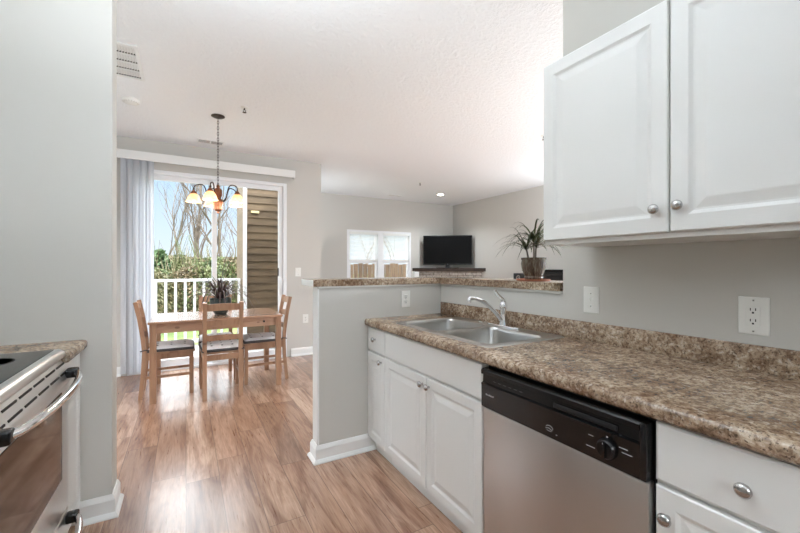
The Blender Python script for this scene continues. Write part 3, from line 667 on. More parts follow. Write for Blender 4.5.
# vent trim strip above the door with two rows of slots
m = MB(); m.prism([(RX-.06, .80), (RX+.010, .80), (RX+.012, .805), (RX-.024, .888), (RX-.030, .893), (RX-.06, .893)], RY0_+.002, RY1_-.002, lambda x, z, y: V((x, y, z))); vt = m.build('vent_trim', STOVEM, rg, O, 40)
m = MB()
for zc in (.872, .842):
    xx = RX+.012-(zc-.805)/.083*.036
    y = RY0_+.02
    while y < RY1_-.10:
        m.box((xx-.008, y, zc-.0035), (xx+.0022, y+.105, zc+.0035)); y += .128
m.build('vent_slots', DARKSLOT, vt, O)
od = MB().box((RX-.04, RY0_+.003, .275), (RX, RY1_-.003, .797), .005, 3).build('oven_door', STOVEM, rg, O, 40)
MB().box((RX-.005, RY0_+.05, .43), (RX+.003, RY1_-.108, .778), .003).build('window', GLASSB, od, O)
def bow(mb, z, out, r, ya=RY0_+.028, yb=RY1_-.028, h=None):
    P = []
    for i in range(25):
        t = i/24; y = ya+(yb-ya)*t; s_ = (1-(2*t-1)**2); P.append(V((RX+.022+out*s_**.55, y, z)))
    mb.tube(P, r, 12)
m = MB(); bow(m, .838, .055, .0125)
hd = m.build('handle', CHROME, od, O, 60)
for yy in (RY0_+.035, RY1_-.035):
    MB().box((RX-.002, yy-.022, .818), (RX+.040, yy+.022, .856), .008, 3).build('handle_bracket', BLACKP, hd, O, 40)
dr = MB().box((RX-.04, RY0_+.003, .06), (RX, RY1_-.003, .268), .005, 3).build('storage_drawer', STOVEM, rg, O, 40)
m = MB(); bow(m, .235, .055, .0125); h2 = m.build('handle', CHROME, dr, O, 60)
for yy in (RY0_+.035, RY1_-.035):
    MB().box((RX-.002, yy-.022, .215), (RX+.040, yy+.022, .253), .008, 3).build('handle_bracket', BLACKP, h2, O, 40)
MB().box((XKL+.005, RY0_, .90), (XKL+.075, RY1_, 1.06), .012, 3).build('backguard', BLACKP, rg, O, 40)

# ------------------------------------------------------------------ dining table and chairs
tb = thing('dining_table', 'rectangular pine dining table in front of the sliding patio door', 'table', (.30, 4.54, 0))
tx, ty = .608, .385
MB().box((-tx, -ty, .740), (tx, ty, .763), .004).build('tabletop', PINEX, tb)
m = MB()
for sy in (-1, 1): m.box((-tx+.05, sy*(ty-.045)-.011, .650), (tx-.05, sy*(ty-.045)+.011, .740))
for sx in (-1, 1): m.box((sx*(tx-.045)-.011, -ty+.05, .650), (sx*(tx-.045)+.011, ty-.05, .722))
m.build('apron', PINEX, tb)
for sx in (-1, 1):
    for sy in (-1, 1):
        cx, cy = sx*(tx-.040), sy*(ty-.040); MB().box((cx-.0275, cy-.0275, 0), (cx+.0275, cy+.0275, .740), .004).build('leg', PINE, tb)
MB().lathe([(.012, 0), (.012, -.008), (.009, -.016), (0, -.017)], (.42, -ty+.035, .698), 14, 'y').build('knob', BRONZE, tb, None, 40)
def make_chair():
    r = thing('dining_chair', '', 'chair')
    rear = []
    for sx in (-1, 1):
        pts = [(sx*.160, -.215, 0), (sx*.160, -.195, .22), (sx*.160, -.185, .44), (sx*.160, -.195, .58), (sx*.160, -.222, .78), (sx*.160, -.252, .935)]
        MB().sweep(pts, .038, .032).build('back_post', PINE, r)
        MB().bar((sx*.172, .185, 0), (sx*.172, .185, .425), .034, .034, (0, 1, 0), .003).build('leg', PINE, r)
        MB().bar((sx*.163, -.187, .20), (sx*.170, .175, .20), .018, .026).build('stretcher', PINE, r)
        MB().bar((sx*.163, -.178, .397), (sx*.172, .180, .397), .020, .055).build('seat_rail', PINE, r)
    MB().bar((-.155, -.185, .397), (.155, -.185, .397), .020, .055).build('seat_rail', PINE, r)
    MB().bar((-.165, .187, .397), (.165, .187, .397), .020, .055).build('seat_rail', PINE, r)
    m = MB(); m.prism([(-.18, -.168), (.18, -.168), (.20, .215), (-.20, .215)], .425, .443, lambda x, y, z: V((x, y, z))); m.build('seat', PINE, r)
    for z, hh in ((.585, .05), (.735, .055), (.885, .065)):
        yy = {.585: -.196, .735: -.215, .885: -.241}[z]; m = MB(); n = 8; rows = []
        for i in range(n+1):
            x = -.145+.29*i/n; c_ = -.018*(1-(2*i/n-1)**2); ar = .008*(1-(2*i/n-1)**2)
            rows.append([m.bm.verts.new((x, yy+c_+dy-dz*.13, z+dz+(ar if dz > 0 else ar*.6))) for dy, dz in ((-.009, -hh/2), (.009, -hh/2), (.009, hh/2), (-.009, hh/2))])
        for a, b2 in zip(rows, rows[1:]):
            for i in range(4): m.bm.faces.new((a[i], a[(i+1) % 4], b2[(i+1) % 4], b2[i]))
        m.bm.faces.new(rows[0][::-1]); m.bm.faces.new(rows[-1]); m.build('back_slat', PINE, r)
    return r
def make_cushion():
    r = thing('seat_cushion', '', 'cushion')
    m = MB(); n = 20; g = [[None]*(n+1) for _ in range(n+1)]
    tufts = [(x, y) for x in (-.095, 0, .095) for y in (-.09, .02, .13)]
    for i in range(n+1):
        for j in range(n+1):
            u, v = i/n*2-1, j/n*2-1; hw = .178+.014*(v*.5+.5)
            x, y = u*hw, v*.182+.022
            ed = max(abs(u), abs(v)); z = .020+.032*(1-ed**6)
            for a, b2 in tufts: z -= .010*math.exp(-((x-a)**2+(y-b2)**2)/.0006)
            g[i][j] = m.bm.verts.new((x, y, z))
    for i in range(n):
        for j in range(n): m.bm.faces.new((g[i][j], g[i+1][j], g[i+1][j+1], g[i][j+1]))
    m.build('pad_top', CUSH, r, None, 80)
    poly = [(-.182, -.164), (.182, -.164), (.196, .208), (-.196, .208)]
    m = MB(); m.prism(poly, 0, .024, lambda x, y, z: V((x, y, z))); bmesh.ops.bevel(m.bm, geom=m.bm.edges[:], offset=.006, segments=2, profile=.5, affect='EDGES')
    m.build('side_band', CUSHD, r, None, 40)['label'] = 'charcoal side band'
    for a, b2 in tufts: MB().lathe([(.010, .038), (.009, .046), (0, .048)], (a, b2, 0), 10).build('tuft', CUSHD, r, None, 60)
    for sx in (-1, 1): MB().tube(bez((sx*.165, -.160, .02), (sx*.19, -.178, .03), (sx*.196, -.21, .02), (sx*.168, -.214, .015), 8), .005, 6).build('tie', CUSHD, r, None, 60)
    return r
spots = [(.315, 4.262, 0, 'wooden ladder-back dining chair with its back to the kitchen, nearest of the four', 'tufted pale cushion on the chair nearest the kitchen'),
         (-.150, 4.54, -PI/2, 'wooden ladder-back dining chair at the left end of the table beside the vertical blind', 'tufted pale cushion on the chair at the left end of the table'),
         (.768, 4.54, PI/2, 'wooden ladder-back dining chair at the right end of the table facing left', 'tufted pale cushion on the chair at the right end of the table'),
         (.312, 4.815, PI, 'wooden ladder-back dining chair on the far side of the table behind the planter bowl', 'tufted pale cushion on the chair at the far side of the table')]
ch0, cu0 = make_chair(), make_cushion()
for i, (x, y, rz, la, lcu) in enumerate(spots):
    o = ch0 if i == 0 else copy_tree(ch0); o.location = (x, y, 0); o.rotation_euler = (0, 0, rz); o.scale = (1, 1.08, 1); o['label'] = la; o['group'] = 'dining chairs'
    o = cu0 if i == 0 else copy_tree(cu0); o.location = (x, y, .444); o.rotation_euler = (0, 0, rz); o.scale = (1, 1.08, 1.12); o['label'] = lcu; o['group'] = 'seat cushions'

# ------------------------------------------------------------------ plants
def leaf(m, base_, az, length, rise, droop, w, n=8):
    p0 = V(base_); d = V((math.cos(az), math.sin(az), 0)); side = V((-math.sin(az), math.cos(az), 0)); L = []
    for i in range(n+1):
        t = i/n; p = p0+d*(length*t)+V((0, 0, rise*t*2*(1-t*.5)-droop*t*t*t)); ww = w*(.45+.55*math.sin(PI*min(1, t*1.15+.12)))*(1 if t < .97 else .15)
        c_ = ww*.35
        L.append([m.bm.verts.new(p-side*ww+V((0, 0, c_))), m.bm.verts.new(p), m.bm.verts.new(p+side*ww+V((0, 0, c_)))])
    for a, b2 in zip(L, L[1:]): m.bm.faces.new((a[0], a[1], b2[1], b2[0])); m.bm.faces.new((a[1], a[2], b2[2], b2[1]))
PX, PY = 1.825, 1.575
pp = thing('potted_plant', 'spiky-leaved houseplant in a ribbed brown pot on the bar ledge', 'plant', (PX, PY, LT+.012))
prof = [(.046, 0), (.053, .004), (.054, .016), (.050, .02), (.058, .038), (.067, .07), (.070, .095), (.067, .116), (.070, .122), (.070, .132), (.063, .132), (.061, .116)]
MB().lathe(prof, (0, 0, 0), 72, rib=.06, ribn=24).build('pot', POTG, pp, None, 60)
MB().lathe([(.062, .116), (.0, .120)], (0, 0, 0), 24).build('soil', SOIL, pp)
stems = [((-.012, -.012), .25), ((.022, .006), .215), ((-.022, .018), .20)]
for (sx, sy), h in stems:
    st = MB().tube([(sx, sy, .112), (sx*1.3, sy*1.3, .125+(h-.125)*.5), (sx*1.5, sy*1.5, h-.012)], [.006, .005, .005], 8).build('stem', BARK, pp, None, 60)
    m = MB(); k = 24
    for q in range(k):
        az = q*2.399+random.uniform(-.2, .2); f = q/k
        leaf(m, (sx*1.5, sy*1.5, h-.02+random.uniform(-.008, .01)), az, random.uniform(.17, .30)*(1-.45*f), random.uniform(.03, .07)+.13*f*f, random.uniform(.04, .14)*(1-.6*f), .0052)
    m.build('leaves', PLEAF, pp, None, 60)
tag(MB().lathe([(.082, 0), (.096, .003), (.098, .012), (.094, .012), (.090, .008), (0, .008)], (0, 0, 0), 40).build('plant_saucer', TERRA, None, None, 40), 'round terracotta saucer beneath the ribbed brown pot on the bar ledge', 'saucer').location = (PX-.004, PY, LT)
pp.location.z = LT+.0085
bp = thing('potted_plant', 'purple-tinged spider plant in a dark bowl on the dining table', 'plant', (.325, 4.49, .7635))
MB().lathe([(.050, 0), (.060, .004), (.060, .012), (.074, .03), (.094, .07), (.104, .115), (.107, .150), (.107, .178), (.100, .178), (.098, .150)], (0, 0, 0), 40).build('bowl', BOWLM, bp, None, 50)
MB().lathe([(.099, .152), (.0, .160)], (0, 0, 0), 24).build('soil', SOIL, bp)
m = MB()
for q in range(58):
    az = q*2.399; f = (q % 29)/29
    leaf(m, (.02*math.cos(az), .02*math.sin(az), .155), az+random.uniform(-.2, .2), random.uniform(.28, .43)*(1-.45*f), .15+.14*f, random.uniform(.20, .36)*(1-.75*f), .0095, 12)
m.build('leaves', SLEAF, bp, None, 60)
m = MB()
for q, (az, h) in enumerate(((.4, .72), (1.2, .50), (-.3, .56), (2.6, .42))): m.tube(bez((0, 0, .15), (0, 0, .3), (math.cos(az)*.03, math.sin(az)*.03, h*.8), (math.cos(az)*.10, math.sin(az)*.10, h)), [.003]*12+[.0015], 6)
m.build('flower_stalks', SLEAF, bp)

# ------------------------------------------------------------------ chandelier
CX, CY = .281, 4.21
ch = thing('chandelier', 'five-light brown chandelier with bell-shaped amber glass shades over the table', 'chandelier', (CX, CY, HC))
MB().lathe([(0, 0), (.062, 0), (.064, -.006), (.050, -.014), (.018, -.022), (0, -.024)], (0, 0, 0), 28).build('canopy', BRONZE, ch, None, 40)
m = MB(); z = -.02; k = 0
while z > -.68:
    P = []
    for i in range(13):
        a = 2*PI*i/12; u, v = .0075*math.cos(a), .019*math.sin(a); P.append((u, 0, z-.017+v) if k % 2 else (0, u, z-.017+v))
    m.tube(P, .0023, 5, False); z -= .0285; k += 1
m.build('chain', BRONZE, ch, None, 60)
MB().lathe([(.004, -.69), (.012, -.70), (.016, -.715), (.010, -.722), (.022, -.73), (.038, -.745), (.038, -.80), (.033, -.81), (.027, -.83), (.042, -.85), (.046, -.875), (.042, -.90), (.036, -.915), (.040, -.945), (.028, -.958), (.008, -.965), (.010, -.98), (0, -.99)], (0, 0, 0), 24).build('column', COPPER, ch, None, 40)
ar_ = math.radians
for k in range(5):
    a = ar_(180+72*k); r_, f_ = math.cos(a), math.sin(a)
    d = V((.998*r_+.067*f_, -.067*r_+.998*f_, 0)); R = .215
    P = bez(d*.03+V((0, 0, -.86)), d*.13+V((0, 0, -.88)), d*.08+V((0, 0, -.69)), d*.16+V((0, 0, -.705)), 10)+bez(d*.16+V((0, 0, -.705)), d*.22+V((0, 0, -.715)), d*R+V((0, 0, -.74)), d*R+V((0, 0, -.778)), 8)[1:]
    arm = MB().tube(P, .0055, 8).build('arm', BRONZE, ch, None, 60)
    c = d*R
    MB().lathe([(.006, -.765), (.012, -.772), (.024, -.785), (.028, -.800), (.028, -.806), (0, -.806)], c, 20).build('socket_cup', COPPER, arm, None, 40)
    MB().lathe([(.026, -.800), (.034, -.810), (.046, -.828), (.056, -.852), (.064, -.872), (.072, -.884), (.070, -.886), (.061, -.875), (.053, -.854), (.043, -.832), (.031, -.814), (.024, -.804)], c, 32).build('shade', SHADE, arm, None, 60)
    MB().lathe([(.010, -.806), (.012, -.818), (.024, -.838), (.027, -.855), (.020, -.872), (0, -.880)], c, 16).build('bulb', BULB, arm, None, 60)
    lamp('chandelier_bulb', 'POINT', V((CX, CY, HC))+c+V((0, 0, -.90)), 0.9, (1, .92, .80), .03)

# ------------------------------------------------------------------ ceiling fittings
gr = thing('air_return_grille', 'large white louvred air return grille in the ceiling beside the left wall', 'vent', (-.60, 3.43, HC)); O = tuple(gr.location)
GX0, GX1, GY0, GY1 = -.90, -.292, 3.145, 3.70
m = MB()
for lo, hi in (((GX0, GY0), (GX1, GY0+.022)), ((GX0, GY1-.022), (GX1, GY1)), ((GX0, GY0+.022), (GX0+.022, GY1-.022)), ((GX1-.022, GY0+.022), (GX1, GY1-.022))): m.box((lo[0], lo[1], HC-.010), (hi[0], hi[1], HC))
m.build('frame', TRIM, gr, O)
MB().box((GX0+.022, GY0+.022, HC-.002), (GX1-.022, GY1-.022, HC)).build('backing', CABIN, gr, O)
m = MB(); nb = 4; bh = (GY1-GY0-.044)/nb
for b_ in range(nb):
    y0 = GY0+.022+b_*bh
    m.box((GX0+.022, y0, HC-.008), (GX1-.022, y0+.014, HC-.002))
    for k in range(34):
        x = GX0+.03+k*.0165
        m.box((x, y0+.014, HC-.008), (x+.006, y0+bh*.74, HC-.002)); m.box((x+.008, y0+.014, HC-.005), (x+.012, y0+bh*.74, HC-.002))
m.build('louvres', TRIM, gr, O)
m = MB()
for b_ in range(nb):
    y0 = GY0+.022+b_*bh
    m = MB()
    for k in range(34): x = GX0+.03+k*.0165; m.box((x, y0+bh*.80, HC-.0034), (x+.010, y0+bh*.96, HC-.002))
    m.build('hole_row', DARKSLOT, gr, O)
sd = thing('smoke_detector', 'round white smoke detector on the ceiling beside the air return grille', 'detector', (-.436, 4.19, HC))
MB().lathe([(0, 0), (.070, 0), (.070, -.010), (.062, -.026), (.040, -.034), (0, -.036)], (0, 0, 0), 36).build('housing', PLAST, sd, None, 40)
m = MB()
for k in range(18): a = 2*PI*k/18; m.bar((.064*math.cos(a), .064*math.sin(a), -.0235), (.048*math.cos(a), .048*math.sin(a), -.032), .008, .003)
m.build('vent_slots', CABIN, sd)
def register(label, x0, x1, y0, y1):
    r = thing('ceiling_vent', label, 'vent', ((x0+x1)/2, (y0+y1)/2, HC), 0, 'ceiling vents'); O = tuple(r.location)
    m = MB(); m.box((x0, y0, HC-.006), (x1, y0+.016, HC)); m.box((x0, y1-.016, HC-.006), (x1, y1, HC)); m.box((x0, y0, HC-.006), (x0+.016, y1, HC)); m.box((x1-.016, y0, HC-.006), (x1, y1, HC)); m.box(((x0+x1)/2-.008, y0, HC-.006), ((x0+x1)/2+.008, y1, HC)); m.build('frame', TRIM, r, O)
    MB().box((x0+.016, y0+.016, HC-.0015), (x1-.016, y1-.016, HC)).build('backing', DARKSLOT, r, O)
    m = MB(); n = 4
    for k in range(n): y = y0+.020+k*(y1-y0-.044)/(n-1); m.bar((x0+.016, y+.002, HC-.004), (x1-.016, y+.002, HC-.004), .006, .0012, (0, 1.6, 1))
    m.build('louvres', CABIN, r, O)
register('white ceiling vent above the patio door behind the chandelier chain', .115, .405, 5.06, 5.20)
register('white ceiling vent in the living room before the far window', 3.74, 4.04, 6.98, 7.10)
def sprinkler(label, x, y):
    r = thing('fire_sprinkler', label, 'sprinkler', (x, y, HC), 0, 'ceiling sprinklers')
    MB().lathe([(0, 0), (.034, 0), (.032, -.005), (.014, -.008), (0, -.008)], (0, 0, 0), 24).build('escutcheon', PLAST, r, None, 40)
    m = MB(); m.tube([(0, 0, -.006), (0, 0, -.026)], .006, 8); m.tube(bez((-.008, 0, -.022), (-.016, 0, -.03), (-.012, 0, -.042), (0, 0, -.046), 6), .0025, 6); m.tube(bez((.008, 0, -.022), (.016, 0, -.03), (.012, 0, -.042), (0, 0, -.046), 6), .0025, 6); m.build('sprinkler_head', BRONZE, r, None, 50)
    MB().lathe([(0, -.046), (.018, -.047), (.018, -.049), (0, -.049)], (0, 0, 0), 16).build('deflector', BRONZE, r, None, 40)
sprinkler('small fire sprinkler in the ceiling right of the chandelier canopy', .486, 3.859)
sprinkler('small fire sprinkler in the living room ceiling near the lit recessed light', 3.68, 5.734)
sprinkler('small fire sprinkler in the ceiling showing past the wall cabinet corner', 3.61, 2.97)
cl = thing('recessed_light', 'lit round recessed light in the living room ceiling', 'light', (4.669, 6.476, HC))
MB().lathe([(.062, -.001), (.066, -.005), (.092, -.005), (.096, 0)], (0, 0, 0), 36).build('trim_ring', TRIM, cl, None, 40)
MB().lathe([(.062, -.003), (0, -.003)], (0, 0, 0), 30).build('lens', CANE, cl)
for (x, y, z, u_, d_), la in zip(UNSEEN_BOWLS, ('unseen white bowl pendant over the kitchen aisle', 'unseen white bowl pendant added over the near end of the kitchen', 'unseen white bowl pendant added at the near end of the living room')):
    r = thing('unseen_bowl_pendant', la, 'light', (x, y, HC), 0, 'unseen bowl pendants')  # unseen pendants, bodies for the added uplights
    MB().lathe([(0, 0), (.06, 0), (.06, -.015), (0, -.02)], (0, 0, 0), 24).build('canopy', TRIM, r, None, 40)
    for k in range(3):
        a = 2*PI*k/3; MB().tube([(.04*math.cos(a), .04*math.sin(a), -.015), (.19*math.cos(a), .19*math.sin(a), z-HC+.05)], .003, 6).build('rod', NICKEL, r, None, 60)
    MB().lathe([(.20, z-HC+.055), (.195, z-HC+.02), (.16, z-HC-.02), (.09, z-HC-.05), (0, z-HC-.06), (0, z-HC-.054), (.088, z-HC-.044), (.156, z-HC-.014), (.19, z-HC+.024), (.195, z-HC+.055)], (0, 0, 0), 32).build('bowl', PLAST, r, None, 50)

for (x, y, z, p_), la in zip(FILL_LAMPS, ('unseen slim white uplighter added left of the dining area', 'unseen slim white uplighter added beside the tall black cabinet in the living room', 'unseen slim white uplighter added in the corner beside the far living room window')):
    r = thing('fill_floor_lamp', la, 'lamp', (x, y, 0), 0, 'added uplighter floor lamps')  # added lamps, out of view, washing the ceilings with fill light
    MB().lathe([(.11, 0), (.11, .015), (.02, .025), (0, .026)], (0, 0, 0), 28).build('base', TRIM, r, None, 40)
    MB().tube([(0, 0, .02), (0, 0, z-.06)], .011, 10).build('pole', TRIM, r, None, 60)
    MB().lathe([(.012, z-.07), (.06, z-.055), (.115, z-.01), (.125, z+.02), (.121, z+.02), (.11, z-.004), (.058, z-.046), (0, z-.05)], (0, 0, 0), 28).build('lamp_shade', TRIM, r, None, 60)
# ------------------------------------------------------------------ living room: corner fireplace, TV, cabinet, speaker
fp = thing('corner_fireplace', 'pale stone corner fireplace with a dark wood mantel under the television', 'fireplace', (XL, YL, 0), 0)
A = 1.065
m = MB(); m.prism([(-A, -.004), (-.004, -A), (-.004, -.004)], 0, 1.165, lambda x, y, z: V((x, y, z)))
# rotate so that texture runs along the face
m.build('surround', STONE, fp)
m = MB(); k = .09*math.sqrt(2)
m.prism([(-A-k, -.004), (-A-k+.02, -.02), (-.02, -A-k+.02), (-.004, -A-k), (-.004, -.004)], 1.175, 1.245, lambda x, y, z: V((x, y, z))); m.build('mantel', MANTEL, fp)
m = MB(); m.prism([(-A-.06, -.004), (-.004, -A-.06), (-.004, -.004)], 1.158, 1.175, lambda x, y, z: V((x, y, z))); m.build('mantel_moulding', plain('brown_moulding', rgb(120, 104, 90), .5), fp)
m = MB(); m.box((-A-.13, -.10, 0), (-A-.0, -.002, 1.158), .004); m.build('side_post', TRIM, fp)['label'] = 'white side post'
m = MB(); d = V((-1, -1, 0)).normalized(); s_ = V((1, -1, 0)).normalized(); c = V((-A/2, -A/2, 0))
q = [c+s_*.38*a+V((0, 0, z)) for a, z in ((-1, .1), (1, .1), (1, .8), (-1, .8))]
m.prism([(-.38, .1), (.38, .1), (.38, .8), (-.38, .8)], 0, .02, lambda a, z, w: c+s_*a+V((0, 0, z))+d*w); m.build('firebox', BLACKM, fp)
tv = thing('television', 'black flat screen television standing on the corner fireplace mantel', 'television', (5.27, 7.03, 1.2455), -ar_(36))
tw, tz0, tz1 = .565, .075, .755
MB().box((-tw, -.02, tz0), (tw, .022, tz1), .006).build('bezel', BLACKP, tv)
scr = MB().box((-tw+.02, -.0215, tz0+.03), (tw-.02, -.019, tz1-.02)).build('screen', plain('dark_screen', rgb(9, 9, 10), .5, bstr=0, **{'Specular IOR Level': .12}), tv)
MB().box((-.30, .02, tz0+.1), (.30, .06, tz1-.1), .01).build('back_housing', BLACKM, tv)
m = MB(); m.prism([(-.22, -.10), (.22, -.10), (.26, .0), (.2, .10), (-.2, .10), (-.26, .0)], 0, .012, lambda x, y, z: V((x, y, z))); m.box((-.05, .0, .010), (.05, .03, .12)); m.build('stand', BLACKP, tv)
MB().box((-.014, -.0215, tz0+.010), (.014, -.0195, tz0+.018)).build('emblem', MARK, tv)
bc = thing('black_cabinet', 'tall black cabinet in the living room partly hidden behind the ledge plant', 'cabinet', (5.55, 4.30, 0)); O = tuple(bc.location)
MB().box((5.30, 3.90, .05), (5.80, 4.80, 1.20), .004).build('body', BLACKM, bc, O); MB().box((5.28, 3.88, 1.20), (5.80, 4.82, 1.228), .004).build('top', BLACKP, bc, O)
MB().box((5.33, 3.93, 0), (5.80, 4.77, .05)).build('plinth', BLACKM, bc, O)
for y0, y1, yk in ((3.91, 4.345, 4.31), (4.355, 4.79, 4.39)):
    dd = MB().panel((5.30, y1, .07), RA, UP, RN, y1-y0, 1.11, .018, [(.003, .018), (.05, .018), (.056, .012), (.06, .012)]).build('door', BLACKM, bc, O)
    MB().lathe([(.006, 0), (.006, -.012), (.012, -.018), (0, -.026)], (5.283, yk, .65), 14, 'x').build('knob', NICKEL, dd, O, 40)
ls = thing('floor_speaker', 'narrow black floor speaker beside the tall black cabinet', 'speaker', (5.55, 4.98, 0)); O = tuple(ls.location)
MB().box((5.36, 4.86, 0), (5.72, 5.10, 1.155), .006).build('enclosure', BLACKM, ls, O, 40)
for z, r_ in ((1.07, .05), (.90, .085)): MB().lathe([(r_, 0), (r_, -.006), (r_*.8, -.004), (r_*.3, .0), (0, -.008)], (5.362, 4.98, z), 24, 'x').build('driver', NICKEL if r_ < .06 else BLACKP, ls, O, 40)

# ------------------------------------------------------------------ outdoors
struct('ground', MB().box((-40, YD+.15, -.32), (40, 70, -.20)), GRASS)
m = MB(); y = YD+.125
while y < 6.98: m.box((-4, y, -.06), (1.61, y+.135, -.022), .003, 1); y += .141
struct('deck', m, DECK)
struct('trim_3', MB().box((-4, YD+.125, -.20), (1.61, 6.98, -.06)), DECK)
# storage closet clad in horizontal boards
m = MB(); zz = -.02
while zz < 2.9: m.prism([(6.30, zz), (6.284, zz), (6.284, zz+.008), (6.298, zz+.113), (6.30, zz+.113)], .815, 1.62, lambda y, z, x: V((x, y, z))); zz += .115
m.box((.815, 6.30, -.02), (1.62, 7.5, 2.95)); struct('wall_porch', m, SIDING)
struct('trim_4', MB().box((.775, 6.268, -.02), (.825, 6.32, 2.95), .003), VINYL)
tag(MB().box((.885, 6.262, 2.12), (1.005, 6.287, 2.155), .006).build('siding_plate', plain('cream_plate', rgb(238, 220, 160), .4, bstr=0), None), 'small cream plate on the brown siding outside the patio door', 'fitting')  # small bevelled cream plate on the siding boards
rl = thing('deck_railing', 'white baluster railing along the deck outside the patio door', 'railing', (-1, 6.9, -.022)); O = tuple(rl.location)
MB().box((-3.9, 6.86, 1.04), (.80, 6.94, 1.08), .006).build('top_rail', VINYL, rl, O); MB().box((-3.9, 6.875, .06), (.80, 6.925, .11), .006).build('bottom_rail', VINYL, rl, O)
for k in range(-28, 7): x = -.011+.132*k; MB().box((x-.018, 6.882, .108), (x+.018, 6.918, 1.042)).build('baluster', VINYL, rl, O)
for x in (-3.0, -1.25): MB().box((x-.045, 6.855, -.021), (x+.045, 6.945, 1.09), .006).build('post', VINYL, rl, O)

def bare_tree(m, p, d, L, r, depth, rnd):
    n = 4; pts = [p]; q = p.copy(); dd = d.copy()
    for i in range(n):
        dd = (dd+V((rnd.uniform(-1, 1), rnd.uniform(-1, 1), rnd.uniform(-.3, .6)))*.17).normalized(); q = q+dd*(L/n); pts.append(q.copy())
    m.tube(pts, [r*(1-.38*i/n) for i in range(n+1)], 6 if depth > 2 else (4 if depth > 1 else 3), False)
    if depth <= 0: return
    kids_ = 3 if depth > 2 else 2
    for k in range(kids_):
        i = rnd.choice((2, 3, 4)) if k else 4
        nd = (dd+V((rnd.uniform(-1, 1), rnd.uniform(-1, 1), rnd.uniform(-.1, .6)))*.44).normalized()
        bare_tree(m, pts[i], nd, L*rnd.uniform(.5, .72), r*(.50 if k else .62), depth-1, rnd)
def at(u, Y):
    xc = (u-400)/376.0; c_, s_ = math.cos(TH), math.sin(TH); return Y*(c_*xc+s_)/(c_-s_*xc)
trees = [(203, 15, 2.3, 5, .075, 'bare many-branched tree left of the chandelier seen through the patio door'),
         (191, 16.5, 2.3, 5, .06, 'slender bare tree leaning left behind the left chandelier shades'),
         (229, 14.5, 2.2, 5, .075, 'bare tree right of the door stile seen beneath the chandelier'),
         (213, 19, 2.4, 5, .045, 'distant thin bare tree directly behind the chandelier column'),
         (156, 15.5, 1.9, 5, .045, 'bare tree at the left edge of the patio door glass'),
         (241, 18, 1.8, 5, .04, 'thin bare tree next to the brown siding outside'),
         (362, 17, 2.2, 5, .06, 'bare tree behind the left half of the living room window'),
         (397, 16, 2.2, 5, .06, 'bare tree behind the right half of the living room window')]
for i, (u, Y, L, dp, r, la) in enumerate(trees):
    rnd = random.Random(30+i); m = MB(); k = 2 if i < 3 else 1
    for q in range(k): bare_tree(m, V((rnd.uniform(-.12, .12)*(k-1), 0, 0)), V((rnd.uniform(-.25, .25), rnd.uniform(-.1, .1), 1)).normalized(), L*(1-.12*q), r*(1-.2*q), dp, rnd)
    o = m.build('bare_tree', BARK, None, None, 60); o.location = (at(u, Y), Y, -.2); tag(o, la, 'tree', 'bare trees outside')
def leafball(m, rnd, n, rx, ry, h, size, flat=.5):
    for i in range(n):
        a = rnd.uniform(0, 2*PI); z = rnd.random()**.8; rr = math.sqrt(rnd.random())
        lump = 1+.28*noise.noise(V((math.cos(a)*2+rx*7, math.sin(a)*2, z*3)))
        prof = (1-z**2.2)**.5*.9+.1
        x, y = rr*prof*rx*lump*math.cos(a), rr*prof*ry*lump*math.sin(a); zz = z*h*(1+.22*noise.noise(V((x*1.7+h*9, y*1.7, 0))))
        n_ = V((rnd.uniform(-1, 1), rnd.uniform(-1, 1), rnd.uniform(-.6, 1))).normalized(); t1 = n_.orthogonal().normalized(); t2 = n_.cross(t1); s_ = size*rnd.uniform(.6, 1.3); p = V((x, y, zz))
        m.bm.faces.new([m.bm.verts.new(p+t1*s_), m.bm.verts.new(p+t2*s_*.5), m.bm.verts.new(p-t1*s_), m.bm.verts.new(p-t2*s_*.5)])
shr = []
for i, mat in enumerate((LEAFA, LEAFB, LEAFC)):
    rnd = random.Random(90+i); m = MB(); leafball(m, rnd, 9000, 1.35, .9, 1.55, .036)
    for q in range(16): a = rnd.uniform(0, 6.28); m.tube([V((rnd.uniform(-.3, .3), rnd.uniform(-.3, .3), 0)), V((math.cos(a)*.6, math.sin(a)*.5, 1.1)), V((math.cos(a)*1.0, math.sin(a)*.7, rnd.uniform(1.6, 2.3)))], [.014, .009, .004], 3, False)
    shr.append(m.build('shrub', mat, None))
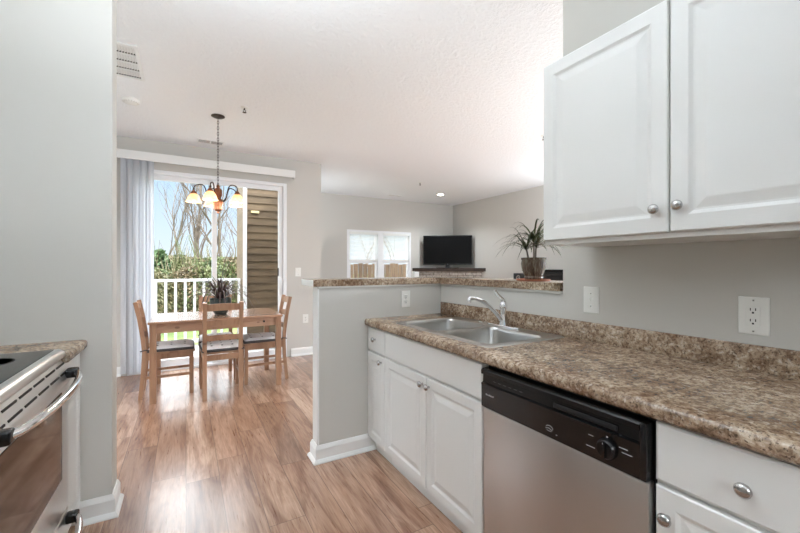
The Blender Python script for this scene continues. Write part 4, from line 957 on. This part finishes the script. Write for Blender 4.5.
spec = [(0, 146, 11.0, 1.0, 'olive shrub outside at the left edge of the patio door glass'), (1, 166, 11.4, .92, 'green shrub outside behind the left end of the deck railing'),
        (2, 186, 11.2, 1.0, 'straw-coloured shrub outside left of the door stile above the railing'), (0, 206, 11.6, .98, 'olive shrub outside directly behind the centre door stile'),
        (1, 223, 11.0, 1.0, 'green shrub outside behind the dining table planter'), (2, 240, 11.4, 1.05, 'straw-coloured shrub outside beside the brown siding corner'),
        (0, 257, 12.0, 1.0, 'olive shrub outside hidden mostly by the brown siding'),
        (1, 154, 13.4, 1.12, 'taller green shrub in the back row at the left of the glass'), (0, 176, 13.6, 1.16, 'taller olive shrub in the back row left of the chandelier'),
        (2, 198, 13.8, 1.14, 'taller straw-coloured shrub in the back row below the bare tree trunks'), (1, 216, 13.4, 1.18, 'taller green shrub in the back row right of the door stile'),
        (0, 234, 13.7, 1.16, 'taller olive shrub in the back row near the siding')]
used = set()
for k, u, Y, s_, la in spec:
    o = shr[k] if k not in used else shr[k].copy()
    if k in used: COL.objects.link(o)
    used.add(k); o.location = (at(u, Y), Y, -.22); o.rotation_euler = (0, 0, random.uniform(0, 6)); o.scale = (s_, s_, s_*random.uniform(.92, 1.05)); tag(o, la, 'shrub', 'shrubs beyond the deck')
rnd = random.Random(5); m = MB(); leafball(m, rnd, 3600, .5, .5, 1.95, .05); m.tube([(0, 0, 0), (0, 0, 1.2)], .05, 6)
o = m.build('evergreen_shrub', EVERG, None); o.location = (at(156.5, 12.5), 12.5, -.21); tag(o, 'dark green upright evergreen at the left edge of the patio door view', 'shrub')
fn = thing('wooden_fence', 'brown board fence outside the living room window', 'fence', (5, 10.2, -.2)); O = tuple(fn.location)
for k in range(34):
    x = 2.6+k*.150; MB().box((x, 10.19, -.2), (x+.138, 10.21, 1.36+.02*math.sin(k*1.7)), .002, 1).build('board', FENCE, fn, O)
m = MB()
for z in (.1, .85): m.box((2.6, 10.21, z), (7.7, 10.25, z+.09))
m.build('rails', FENCE, fn, O)
